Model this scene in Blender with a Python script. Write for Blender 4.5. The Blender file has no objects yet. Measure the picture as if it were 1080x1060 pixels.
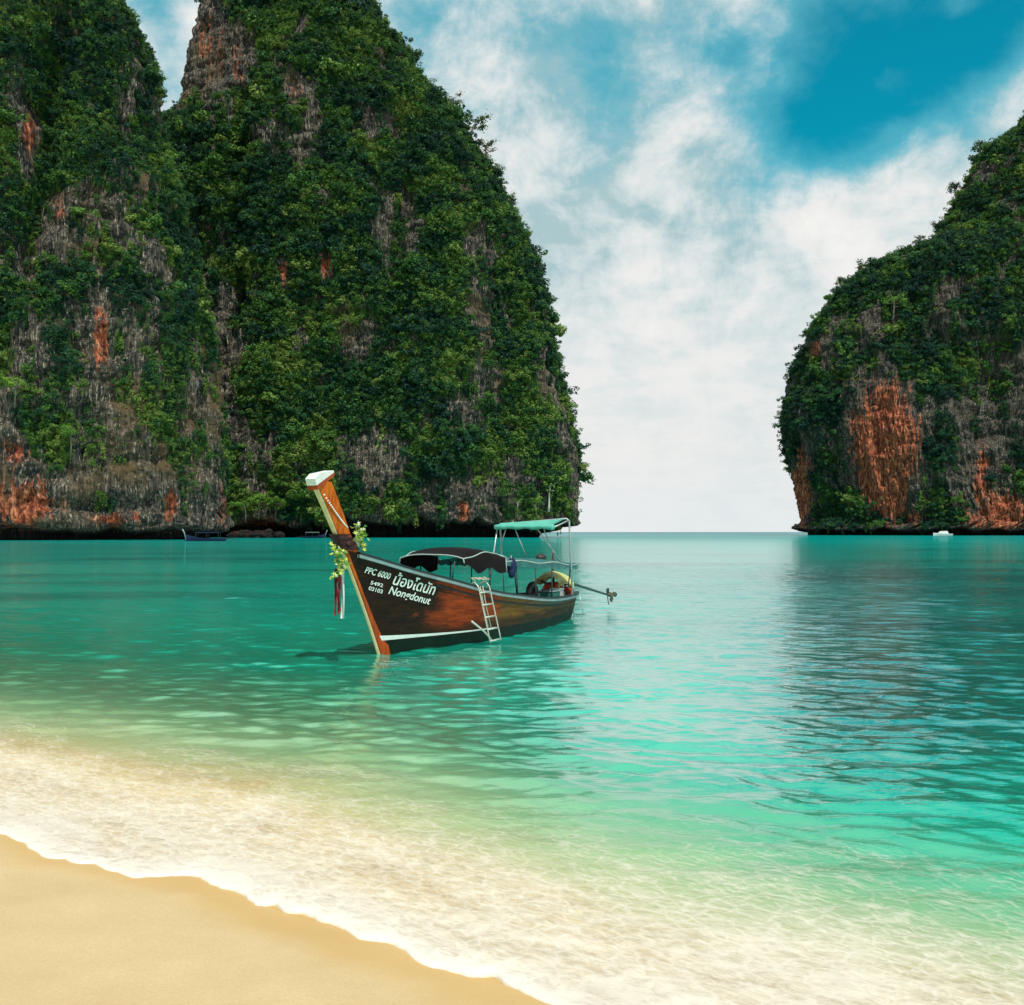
import bpy, math, random
import numpy as np
from mathutils import Vector, Matrix

R = math.radians
PI = math.pi
rnd = random.Random(7)
rng = np.random.default_rng(11)
scene = bpy.context.scene
COL = scene.collection
F = 1000.0            # focal length of the photograph in its own pixels (1080 wide)
EYE = 2.3             # height of the eye above the water
HOR = 561.0           # row of the horizon

# ------------------------------------------------------------------ camera
cam = bpy.data.cameras.new('camera')
cam.sensor_width = 36.0
cam.sensor_fit = 'HORIZONTAL'
cam.lens = 36.0 * F / 1080.0
cam.shift_y = (HOR - 530.0) / 1080.0
cam.clip_start = 0.1
cam.clip_end = 60000
camo = bpy.data.objects.new('camera', cam)
camo.location = (0, 0, EYE)
camo.rotation_euler = (R(90), 0, 0)
COL.objects.link(camo)
scene.camera = camo

scene.view_settings.view_transform = 'Standard'
scene.view_settings.look = 'None'
scene.view_settings.exposure = 0.2
scene.view_settings.gamma = 1.0
scene.cycles.use_denoising = True
scene.cycles.max_bounces = 8
scene.cycles.transparent_max_bounces = 12
scene.cycles.sample_clamp_indirect = 6.0

SUN_EL, SUN_AZ = 60.0, 160.0      # degrees; azimuth clockwise from straight ahead
SUN_STRENGTH = 3.7


# ------------------------------------------------------------------ node helpers
def nd(nt, typ, **kw):
    n = nt.nodes.new(typ)
    for k, v in kw.items():
        setattr(n, k, v)
    return n


def lk(nt, a, b):
    nt.links.new(a, b)


def setin(nt, sock, v):
    if v is None:
        return
    if hasattr(v, 'is_output') or isinstance(v, bpy.types.NodeSocket):
        nt.links.new(v, sock)
    else:
        if sock.type == 'RGBA' and len(v) == 3:
            v = (*v, 1.0)
        sock.default_value = v


def mth(nt, op, a, b=None, c=None, clamp=False):
    n = nd(nt, 'ShaderNodeMath', operation=op, use_clamp=clamp)
    setin(nt, n.inputs[0], a)
    setin(nt, n.inputs[1], b)
    setin(nt, n.inputs[2], c)
    return n.outputs[0]


def vmath(nt, op, a, b=None, scale=None):
    n = nd(nt, 'ShaderNodeVectorMath', operation=op)
    setin(nt, n.inputs[0], a)
    setin(nt, n.inputs[1], b)
    if scale is not None:
        setin(nt, n.inputs['Scale'], scale)
    return n.outputs['Value'] if op in ('LENGTH', 'DOT_PRODUCT', 'DISTANCE') else n.outputs[0]


def mixc(nt, fac, a, b, blend='MIX'):
    n = nd(nt, 'ShaderNodeMix', data_type='RGBA', blend_type=blend)
    setin(nt, n.inputs[0], fac)
    setin(nt, n.inputs[6], a)
    setin(nt, n.inputs[7], b)
    return n.outputs[2]


def mapr(nt, v, a, b, c=0.0, d=1.0, smooth=True):
    n = nd(nt, 'ShaderNodeMapRange', interpolation_type='SMOOTHSTEP' if smooth else 'LINEAR')
    setin(nt, n.inputs[0], v)
    n.inputs[1].default_value = a
    n.inputs[2].default_value = b
    n.inputs[3].default_value = c
    n.inputs[4].default_value = d
    return n.outputs[0]


def noise(nt, vec, scale, detail=4.0, rough=0.55, dist=0.0, out=0):
    n = nd(nt, 'ShaderNodeTexNoise')
    setin(nt, n.inputs['Vector'], vec)
    n.inputs['Scale'].default_value = scale
    n.inputs['Detail'].default_value = detail
    n.inputs['Roughness'].default_value = rough
    n.inputs['Distortion'].default_value = dist
    return n.outputs[out]


def ramp(nt, fac, stops):
    n = nd(nt, 'ShaderNodeValToRGB')
    setin(nt, n.inputs[0], fac)
    el = n.color_ramp.elements
    while len(el) < len(stops):
        el.new(0.5)
    for e, (p, c) in zip(el, stops):
        e.position = p
        e.color = (*c, 1.0) if len(c) == 3 else c
    return n.outputs[0]


def attr(nt, name, kind='GEOMETRY', out='Fac'):
    n = nd(nt, 'ShaderNodeAttribute', attribute_name=name, attribute_type=kind)
    return n.outputs[out]


def objco(nt):
    return nd(nt, 'ShaderNodeTexCoord').outputs['Object']


def scalev(nt, vec, s):
    return vmath(nt, 'MULTIPLY', vec, s)


def bump(nt, h, strength=0.5, dist=0.05, normal=None):
    n = nd(nt, 'ShaderNodeBump')
    n.inputs['Strength'].default_value = strength
    n.inputs['Distance'].default_value = dist
    setin(nt, n.inputs['Height'], h)
    setin(nt, n.inputs['Normal'], normal)
    return n.outputs[0]


def newmat(name):
    m = bpy.data.materials.new(name)
    m.use_nodes = True
    nt = m.node_tree
    nt.nodes.clear()
    return m, nt, nd(nt, 'ShaderNodeOutputMaterial')


def princ(nt, out, color, rough=0.6, metal=0.0, normal=None, coat=0.0, spec=None):
    p = nd(nt, 'ShaderNodeBsdfPrincipled')
    setin(nt, p.inputs['Base Color'], color)
    setin(nt, p.inputs['Roughness'], rough)
    setin(nt, p.inputs['Metallic'], metal)
    setin(nt, p.inputs['Normal'], normal)
    setin(nt, p.inputs['Coat Weight'], coat)
    if spec is not None:
        p.inputs['Specular IOR Level'].default_value = spec
    lk(nt, p.outputs[0], out.inputs[0])
    return p


def simple(name, color, rough=0.6, metal=0.0, var=0.25, scale=6.0, bmp=0.15, coat=0.0, stretch=(1, 1, 1), spec=0.22):
    m, nt, out = newmat(name)
    co = scalev(nt, objco(nt), stretch)
    n1 = noise(nt, co, scale, 5)
    n2 = noise(nt, co, scale * 7, 3)
    f = mth(nt, 'ADD', mth(nt, 'MULTIPLY', n1, 0.7), mth(nt, 'MULTIPLY', n2, 0.3))
    dk = tuple(c * (1 - var) for c in color)
    lt = tuple(min(0.95, c * (1 + var)) for c in color)
    c = ramp(nt, f, [(0.3, dk), (0.7, lt)])
    rr = mapr(nt, n2, 0.3, 0.7, max(0.03, rough - 0.1), min(1, rough + 0.1))
    princ(nt, out, c, rr, metal, bump(nt, f, bmp, 0.02), coat, spec)
    return m


# ------------------------------------------------------------------ world: sky and clouds
def build_world():
    w = bpy.data.worlds.new('World')
    scene.world = w
    w.use_nodes = True
    nt = w.node_tree
    nt.nodes.clear()
    out = nd(nt, 'ShaderNodeOutputWorld')
    bg = nd(nt, 'ShaderNodeBackground')
    sky = nd(nt, 'ShaderNodeTexSky', sky_type='NISHITA')
    sky.sun_disc = False
    sky.sun_elevation = R(SUN_EL)
    sky.sun_rotation = R(SUN_AZ)
    sky.air_density = 1.0
    sky.dust_density = 0.4
    sky.ozone_density = 3.0
    d = nd(nt, 'ShaderNodeTexCoord').outputs['Generated']
    sep = nd(nt, 'ShaderNodeSeparateXYZ')
    lk(nt, d, sep.inputs[0])
    x, y, z = sep.outputs
    az = mth(nt, 'ARCTAN2', x, y)
    el = mth(nt, 'ARCSINE', z)

    def ang(px, py):
        a = math.atan((px - 540) / F)
        return a, math.atan((HOR - py) / F * math.cos(a))

    def gau(px, py, rx, ry, rot, wgt):
        a, e = ang(px, py)
        da = mth(nt, 'SUBTRACT', az, a)
        de = mth(nt, 'SUBTRACT', el, e)
        c, s = math.cos(R(rot)), math.sin(R(rot))
        u = mth(nt, 'ADD', mth(nt, 'MULTIPLY', da, c * F / rx), mth(nt, 'MULTIPLY', de, s * F / rx))
        v = mth(nt, 'ADD', mth(nt, 'MULTIPLY', da, -s * F / ry), mth(nt, 'MULTIPLY', de, c * F / ry))
        r2 = mth(nt, 'ADD', mth(nt, 'MULTIPLY', u, u), mth(nt, 'MULTIPLY', v, v))
        return mth(nt, 'MULTIPLY', mth(nt, 'EXPONENT', mth(nt, 'MULTIPLY', r2, -1.0)), wgt)

    # cloud layer seen in perspective
    zz = mth(nt, 'ADD', mth(nt, 'ABSOLUTE', z), 0.16)
    comb = nd(nt, 'ShaderNodeCombineXYZ')
    lk(nt, mth(nt, 'DIVIDE', x, zz), comb.inputs[0])
    lk(nt, mth(nt, 'DIVIDE', y, zz), comb.inputs[1])
    comb.inputs[2].default_value = 3.7
    pl = comb.outputs[0]
    n1 = noise(nt, pl, 1.5, 9, 0.56, 0.35)
    n2 = noise(nt, pl, 4.2, 8, 0.6, 0.5)
    n3 = noise(nt, d, 6.5, 10, 0.62, 0.35)
    n4 = noise(nt, d, 24.0, 8, 0.65, 0.4)
    nn = mth(nt, 'ADD', mth(nt, 'MULTIPLY', n1, 0.30), mth(nt, 'ADD', mth(nt, 'MULTIPLY', n2, 0.30), mth(nt, 'MULTIPLY', n3, 0.40)))
    blues = [(925, 95, 105, 55, 12, 0.62), (858, 140, 50, 45, 0, 0.40), (1000, 45, 95, 45, 20, 0.55),
             (770, 55, 30, 26, 20, 0.34), (1075, 5, 60, 40, 0, 0.3), (880, 25, 75, 40, 0, 0.55), (635, 100, 45, 85, -8, 0.30),
             (606, 286, 45, 17, 0, 0.30), (760, 417, 42, 10, -8, 0.20), (172, 25, 26, 50, 0, 0.30),
             (420, 12, 70, 22, 0, 0.28), (560, 15, 90, 30, 0, 0.12), (700, 30, 20, 40, 0, 0.12), (800, 200, 30, 20, 0, 0.12)]
    whites = [(945, 82, 28, 15, 20, 0.42), (1015, 8, 26, 12, 10, 0.35), (690, 200, 120, 50, 0, 0.14), (560, 150, 60, 60, 0, 0.12),
              (690, 15, 18, 30, 0, 0.2), (760, 150, 60, 25, -10, 0.15), (700, 470, 300, 70, 0, 0.25), (880, 230, 140, 22, 24, 0.22)]
    tot = None
    for g in blues:
        v = mth(nt, 'MULTIPLY', gau(*g), -1.0)
        tot = v if tot is None else mth(nt, 'ADD', tot, v)
    for g in whites:
        tot = mth(nt, 'ADD', tot, gau(*g))
    cov = mth(nt, 'ADD', mth(nt, 'MULTIPLY', mth(nt, 'SUBTRACT', nn, 0.5), 2.5), mth(nt, 'ADD', tot, mth(nt, 'ADD', mapr(nt, y, -0.25, 0.15, 0.22, 0.66), mapr(nt, el, 0.38, 0.14, 0.0, 0.64))))
    cov = mth(nt, 'ADD', cov, mth(nt, 'MULTIPLY', mth(nt, 'SUBTRACT', n4, 0.5), 0.5))
    fac = mapr(nt, cov, 0.10, 0.92)
    blue = mixc(nt, 1.0, sky.outputs[0], (0.002, 0.132, 0.112), 'MULTIPLY')
    blue = mixc(nt, 1.0, blue, (0.0, 0.0, 0.0), 'ADD')
    # body of the cloud: pale, with thinner grey-teal parts
    sh = mth(nt, 'ADD', mth(nt, 'MULTIPLY', n2, 0.22), mth(nt, 'ADD', mth(nt, 'MULTIPLY', n3, 0.48), mth(nt, 'MULTIPLY', noise(nt, d, 2.6, 5, 0.55, 0.3), 0.30)))
    sh = mth(nt, 'ADD', mth(nt, 'ADD', sh, mth(nt, 'MULTIPLY', mth(nt, 'SUBTRACT', n4, 0.5), mapr(nt, el, 0.05, 0.25, 0.06, 0.22))), mth(nt, 'ADD', gau(640, 110, 70, 110, -8, -0.10), gau(720, 540, 400, 40, 0, -0.03)))
    sh = mth(nt, 'ADD', mth(nt, 'MULTIPLY', mth(nt, 'SUBTRACT', sh, 0.5), mapr(nt, el, 0.04, 0.32, 0.5, 1.55)), mapr(nt, el, 0.04, 0.30, 0.55, 0.50))
    ccol = ramp(nt, sh, [(0.36, (0.40, 0.56, 0.59)), (0.46, (0.64, 0.72, 0.73)), (0.54, (0.80, 0.81, 0.80)), (0.64, (0.88, 0.87, 0.85))])
    hz = mapr(nt, el, 0.0, 0.09, 1.0, 0.0)
    ccol = mixc(nt, mth(nt, 'MULTIPLY', hz, 0.7), ccol, (0.77, 0.81, 0.82))
    thin = mixc(nt, 0.5, mixc(nt, 1.0, blue, (0.03, 0.12, 0.13), 'ADD'), (0.16, 0.47, 0.55))
    blue = mixc(nt, mapr(nt, cov, -0.25, 0.40), blue, thin)
    col = mixc(nt, mapr(nt, cov, 0.20, 0.82), blue, ccol)
    lk(nt, col, bg.inputs[0])
    bg.inputs[1].default_value = 0.9
    lk(nt, bg.outputs[0], out.inputs[0])


build_world()

sun = bpy.data.lights.new('sun', 'SUN')
sun.energy = SUN_STRENGTH
sun.angle = R(0.5)
sun.color = (1.0, 0.95, 0.86)
suno = bpy.data.objects.new('sun', sun)
sd = Vector((math.sin(R(SUN_AZ)) * math.cos(R(SUN_EL)), math.cos(R(SUN_AZ)) * math.cos(R(SUN_EL)), math.sin(R(SUN_EL))))
suno.rotation_euler = sd.to_track_quat('Z', 'Y').to_euler()
suno.location = (0, 0, 60)
COL.objects.link(suno)


# ------------------------------------------------------------------ numpy noise
def _hash(ix, iy, iz, seed):
    h = (ix.astype(np.int64) * 374761393 + iy.astype(np.int64) * 668265263 + iz.astype(np.int64) * 2147483647 + seed * 1274126177) & 0xFFFFFFFF
    h = ((h ^ (h >> 13)) * 1274126177) & 0xFFFFFFFF
    h = ((h ^ (h >> 16)) * 2246822519) & 0xFFFFFFFF
    return h ^ (h >> 15)


_G = rng.normal(size=(256, 3))
_G /= np.linalg.norm(_G, axis=1)[:, None]


def pn(x, y, z, seed=0):
    x, y, z = np.broadcast_arrays(np.asarray(x, float), np.asarray(y, float), np.asarray(z, float))
    xi, yi, zi = np.floor(x), np.floor(y), np.floor(z)
    xf, yf, zf = x - xi, y - yi, z - zi
    u, v, w = [t * t * t * (t * (t * 6 - 15) + 10) for t in (xf, yf, zf)]
    res = 0
    for dx in (0, 1):
        wx = u if dx else 1 - u
        for dy in (0, 1):
            wy = v if dy else 1 - v
            for dz in (0, 1):
                wz = w if dz else 1 - w
                g = _G[_hash(xi + dx, yi + dy, zi + dz, seed) & 255]
                res = res + wx * wy * wz * (g[..., 0] * (xf - dx) + g[..., 1] * (yf - dy) + g[..., 2] * (zf - dz))
    return res * 1.5


def fbm(x, y, z, oct=4, seed=0, gain=0.5):
    a, s, r = 1.0, 1.0, 0
    for i in range(oct):
        r = r + a * pn(x * s, y * s, z * s, seed + i)
        a *= gain
        s *= 2.03
    return r


def ridge(x, y, z, oct=3, seed=0):
    a, s, r = 1.0, 1.0, 0
    for i in range(oct):
        r = r + a * (1 - 2 * np.abs(pn(x * s, y * s, z * s, seed + i)))
        a *= 0.5
        s *= 2.1
    return r / 1.75


def sstep(a, b, x):
    t = np.clip((x - a) / (b - a), 0, 1)
    return t * t * (3 - 2 * t)


# ------------------------------------------------------------------ object helpers
def mesh_np(name, V, Q, smooth=False):
    me = bpy.data.meshes.new(name)
    V = np.asarray(V, np.float32)
    Q = np.asarray(Q, np.int32)
    k = Q.shape[1]
    me.vertices.add(len(V))
    me.vertices.foreach_set('co', V.ravel())
    me.loops.add(Q.size)
    me.loops.foreach_set('vertex_index', Q.ravel())
    me.polygons.add(len(Q))
    me.polygons.foreach_set('loop_start', np.arange(0, Q.size, k, dtype=np.int32))
    me.polygons.foreach_set('use_smooth', np.full(len(Q), smooth, bool))
    me.update(calc_edges=True)
    return me


def fattr(me, name, data, domain='POINT'):
    a = me.attributes.new(name, 'FLOAT', domain)
    a.data.foreach_set('value', np.asarray(data, np.float32).ravel())


def grid_quads(nr, nc, wrap=False):
    i = np.arange(nr - 1)[:, None]
    j = np.arange(nc if wrap else nc - 1)[None, :]
    j2 = (j + 1) % nc
    return np.stack([i * nc + j, i * nc + j2, (i + 1) * nc + j2, (i + 1) * nc + j], -1).reshape(-1, 4)


def tag(o, label=None, cat=None, group=None, kind=None):
    if label:
        o['label'] = label
    if cat:
        o['category'] = cat
    if group:
        o['group'] = group
    if kind:
        o['kind'] = kind
    return o


def link_me(name, me, mat, parent=None):
    o = bpy.data.objects.new(name, me)
    if mat is not None and len(me.materials) == 0:
        me.materials.append(mat)
    COL.objects.link(o)
    if parent is not None:
        o.parent = parent
    return o


class MB:
    """collects shapes, builds ONE mesh"""

    def __init__(self):
        self.v, self.f, self.sm = [], [], []

    def add(self, vs, fs, smooth=False):
        o = len(self.v)
        self.v += [tuple(p) for p in vs]
        self.f += [tuple(i + o for i in f) for f in fs]
        self.sm += [smooth] * len(fs)
        return self

    def box(self, c, s, rot=None, bev=0.0):
        hx, hy, hz = s[0] / 2, s[1] / 2, s[2] / 2
        b = min(bev, hx * .9, hy * .9, hz * .9)
        if b <= 0:
            vs = [Vector((x * hx, y * hy, z * hz)) for x in (-1, 1) for y in (-1, 1) for z in (-1, 1)]
            fs = [(0, 1, 3, 2), (4, 6, 7, 5), (0, 4, 5, 1), (2, 3, 7, 6), (0, 2, 6, 4), (1, 5, 7, 3)]
        else:
            vs, idx = [], {}
            for x in (-1, 1):
                for y in (-1, 1):
                    for z in (-1, 1):
                        for a in range(3):
                            p = [x * (hx - b), y * (hy - b), z * (hz - b)]
                            p[a] = (x, y, z)[a] * (hx, hy, hz)[a]
                            idx[(x, y, z, a)] = len(vs)
                            vs.append(Vector(p))
            fs = []
            for a in range(3):
                o1, o2 = (a + 1) % 3, (a + 2) % 3
                for s_ in (-1, 1):
                    q = []
                    for (p1, p2) in ((-1, -1), (1, -1), (1, 1), (-1, 1)):
                        k = [0, 0, 0]
                        k[a], k[o1], k[o2] = s_, p1, p2
                        q.append(idx[(*k, a)])
                    fs.append(tuple(q if s_ > 0 else q[::-1]))
            for a in range(3):
                o1, o2 = (a + 1) % 3, (a + 2) % 3
                for s1 in (-1, 1):
                    for s2 in (-1, 1):
                        q = []
                        for (t, ax) in ((-1, o1), (1, o1), (1, o2), (-1, o2)):
                            k = [0, 0, 0]
                            k[a], k[o1], k[o2] = t, s1, s2
                            q.append(idx[(*k, ax)])
                        fs.append(tuple(q))
            for x in (-1, 1):
                for y in (-1, 1):
                    for z in (-1, 1):
                        fs.append(tuple(idx[(x, y, z, a)] for a in range(3)))
        c = Vector(c)
        m = rot.to_matrix() if rot is not None and hasattr(rot, 'to_matrix') else (rot or Matrix.Identity(3))
        return self.add([c + m @ v for v in vs], fs)

    def tube(self, pts, r, n=8, caps=True):
        pts = [Vector(p) for p in pts]
        rs = r if isinstance(r, (list, tuple)) else [r] * len(pts)
        vs, fs = [], []
        up = Vector((0.13, 0.21, 1)).normalized()
        prev = None
        for i, p in enumerate(pts):
            t = (pts[min(i + 1, len(pts) - 1)] - pts[max(i - 1, 0)]).normalized()
            if prev is None:
                a = t.cross(up)
                if a.length < 1e-3:
                    a = t.cross(Vector((1, 0, 0)))
                a.normalize()
            else:
                a = (prev - t * prev.dot(t))
                if a.length < 1e-4:
                    a = t.cross(up)
                a.normalize()
            prev = a
            b = t.cross(a)
            for k in range(n):
                q = 2 * PI * k / n
                vs.append(p + (a * math.cos(q) + b * math.sin(q)) * rs[i])
        for i in range(len(pts) - 1):
            for k in range(n):
                k2 = (k + 1) % n
                fs.append((i * n + k, i * n + k2, (i + 1) * n + k2, (i + 1) * n + k))
        if caps:
            fs.append(tuple(range(n))[::-1])
            fs.append(tuple((len(pts) - 1) * n + k for k in range(n)))
        return self.add(vs, fs, True)

    def ball(self, c, r, nu=10, nv=7, sq=(1, 1, 1), jit=0.0):
        vs, fs = [], []
        c = Vector(c)
        for i in range(nv + 1):
            th = PI * i / nv
            for k in range(nu):
                ph = 2 * PI * k / nu
                rr = r * (1 + jit * (rnd.random() - .5))
                vs.append(c + Vector((math.sin(th) * math.cos(ph) * rr * sq[0], math.sin(th) * math.sin(ph) * rr * sq[1], math.cos(th) * rr * sq[2])))
        for i in range(nv):
            for k in range(nu):
                k2 = (k + 1) % nu
                fs.append((i * nu + k, (i + 1) * nu + k, (i + 1) * nu + k2, i * nu + k2))
        return self.add(vs, fs, True)

    def prism(self, poly, y0, y1):
        """polygon of (x, z) extruded along y"""
        n = len(poly)
        vs = [(x, y0, z) for x, z in poly] + [(x, y1, z) for x, z in poly]
        fs = [tuple(range(n)), tuple(range(n, 2 * n))[::-1]]
        for i in range(n):
            j = (i + 1) % n
            fs.append((i, i + n, j + n, j))
        return self.add(vs, fs)

    def sheet(self, rows, smooth=True, thick=None):
        """rows of points -> a surface; thick = offset vector for a closed slab"""
        nr, nc = len(rows), len(rows[0])
        vs = [p for r in rows for p in r]
        fs = [(i * nc + j, i * nc + j + 1, (i + 1) * nc + j + 1, (i + 1) * nc + j) for i in range(nr - 1) for j in range(nc - 1)]
        if thick is None:
            return self.add(vs, fs, smooth)
        n = nr * nc
        t = Vector(thick)
        vs2 = [tuple(Vector(p) + t) for p in vs]
        f2 = [tuple(i + n for i in f)[::-1] for f in fs]
        rim = [j for j in range(nc)] + [i * nc + nc - 1 for i in range(1, nr)] + [(nr - 1) * nc + j for j in range(nc - 2, -1, -1)] + [i * nc for i in range(nr - 2, 0, -1)]
        f3 = [(rim[k], rim[(k + 1) % len(rim)], rim[(k + 1) % len(rim)] + n, rim[k] + n) for k in range(len(rim))]
        return self.add(vs + vs2, fs + f2 + f3, smooth)

    def build(self, name, mat, parent=None, origin=None):
        me = bpy.data.meshes.new(name)
        v = self.v if origin is None else [tuple(Vector(p) - Vector(origin)) for p in self.v]
        me.from_pydata(v, [], self.f)
        me.polygons.foreach_set('use_smooth', self.sm)
        me.update()
        o = link_me(name, me, mat, parent)
        if origin is not None:
            o.location = origin
        return o


def empty(name, loc, rz=0.0):
    o = bpy.data.objects.new(name, None)
    o.location = loc
    o.rotation_euler = (0, 0, rz)
    o.empty_display_size = 0.3
    COL.objects.link(o)
    return o


# ------------------------------------------------------------------ shore, sand, water, foam
_sx = np.array([-80, -40, -20, -10, -5.8, -3.89, -3.28, -2.09, -1.39, -1.01, -0.61, -0.29, 0.18, 1.0, 2.0, 3.5, 6, 12, 25, 60])
_sy = np.array([26, 20.5, 15.0, 10.4, 8.25, 7.21, 6.72, 6.13, 5.60, 5.34, 5.05, 4.80, 4.55, 4.15, 3.70, 3.05, 1.9, -1, -7, -24.0])


def shore_y(X):
    return np.interp(X, _sx, _sy) + 0.13


def shore_s(X, Y):
    return (Y - shore_y(X)) * 0.86


def deepen(X):
    """the bottom falls away faster towards the right"""
    return 0.85 + 0.95 * sstep(-2.0, 4.0, X)


def sand_z(X, Y):
    s = shore_s(X, Y)
    sd = s * np.where(s > 0, deepen(X), 1)
    z = np.where(s < 0, -0.13 * s, np.where(sd < 4, -0.11 * sd, -0.44 - 0.10 * (sd - 4)))
    z = np.where(s < -5, 0.65 + 0.06 * (-s - 5), z)
    z = np.maximum(z, -4.0)
    und = 0.012 * fbm(X / 1.7, Y / 1.7, 0 * X, 3, 5) + 0.05 * fbm(X / 9.0, Y / 9.0, 0 * X, 2, 9) * sstep(-1, -6, s)
    return z + und * sstep(0.3, -0.4, s) + 0.01 * fbm(X / 1.1, Y / 1.1, 0 * X, 3, 15)


def axis(lo, hi, c, step, growth):
    a = [c]
    d = step
    while a[-1] < hi:
        a.append(a[-1] + d)
        d *= growth
    b = [c]
    d = step
    while b[-1] > lo:
        b.append(b[-1] - d)
        d *= growth
    return np.array(b[::-1][:-1] + a)


def build_sand():
    xs = axis(-400, 400, 0.0, 0.03, 1.02)
    ys = axis(-60, 300, 5.0, 0.03, 1.018)
    X, Y = np.meshgrid(xs, ys)
    Z = sand_z(X, Y)
    V = np.stack([X, Y, Z], -1).reshape(-1, 3)
    me = mesh_np('sand', V, grid_quads(len(ys), len(xs)), True)
    fattr(me, 'shore', shore_s(X, Y))
    m, nt, out = newmat('beach_sand')
    co = objco(nt)
    s = attr(nt, 'shore')
    a = noise(nt, co, 1.3, 5, 0.6)
    b = noise(nt, co, 55.0, 4, 0.7)
    g = noise(nt, co, 130.0, 3, 0.7)
    c = ramp(nt, a, [(0.3, (0.53, 0.37, 0.19)), (0.7, (0.62, 0.45, 0.245))])
    c = mixc(nt, mapr(nt, b, 0.35, 0.7, 0.0, 0.35), c, (0.46, 0.31, 0.13))
    c = mixc(nt, mapr(nt, g, 0.60, 0.72, 0.0, 0.6), c, (0.78, 0.64, 0.42))
    c = mixc(nt, mapr(nt, g, 0.40, 0.28, 0.0, 0.6), c, (0.33, 0.21, 0.10))
    wob = mth(nt, 'ADD', s, mth(nt, 'MULTIPLY', mth(nt, 'SUBTRACT', noise(nt, co, 1.6, 4), 0.5), 0.5))
    wet = mapr(nt, wob, -0.55, -0.10)
    c = mixc(nt, mth(nt, 'MULTIPLY', wet, 0.6), c, ramp(nt, mapr(nt, s, 0.0, 0.5), [(0.0, (0.54, 0.31, 0.095)), (1.0, (0.72, 0.58, 0.36))]))
    dry_h = mth(nt, 'ADD', mth(nt, 'MULTIPLY', b, 0.7), mth(nt, 'MULTIPLY', g, 0.3))
    nrm = bump(nt, mth(nt, 'MULTIPLY', dry_h, mth(nt, 'SUBTRACT', 1.0, mth(nt, 'MULTIPLY', wet, 0.75))), 0.5, 0.012)
    rough = mth(nt, 'SUBTRACT', 0.95, mth(nt, 'MULTIPLY', wet, 0.35))
    princ(nt, out, c, rough, 0.0, nrm, spec=0.3)
    tag(link_me('sand', me, m), 'golden smooth sand of the beach running down under the water', 'beach', kind='structure')


WAVE_DIR = math.atan2(-0.843, -0.537)
_wr = np.random.default_rng(5)
WAVES = []
for _i in range(56):
    lam = 0.16 * (2.4 / 0.16) ** (_wr.random() ** 1.2)
    th = WAVE_DIR + _wr.normal() * 0.45 + 0.22
    WAVES.append((lam, math.cos(th), math.sin(th), _wr.random() * 2 * PI, 0.0023 * lam ** 0.78 * (0.6 + 0.8 * _wr.random())))

for _i in range(34):
    lam = 0.20 + 0.42 * _wr.random()
    th = WAVE_DIR + _wr.normal() * 0.42 + 0.18
    WAVES.append((lam, math.cos(th), math.sin(th), _wr.random() * 2 * PI, 0.021 * lam / (2 * PI) * (0.5 + _wr.random())))


def wave_h(X, Y, spacing):
    h = np.zeros_like(X)
    wx = X + 0.25 * pn(X / 1.9, Y / 1.9, 0.3, 31)
    wy = Y + 0.25 * pn(X / 1.9, Y / 1.9, 7.3, 32)
    for lam, cx, cy, ph, a in WAVES:
        k = 2 * PI / lam
        fade = sstep(1.0 / 2.6, 1.0 / 5.0, spacing / lam)
        h = h + a * fade * np.sin(k * (cx * wx + cy * wy) + ph)
    return h


def water_level(X, Y):
    s = shore_s(X, Y)
    return wave_h(X, Y, np.maximum(0.02, Y * 0.005)) * sstep(0.6, 3.4, s)


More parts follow.
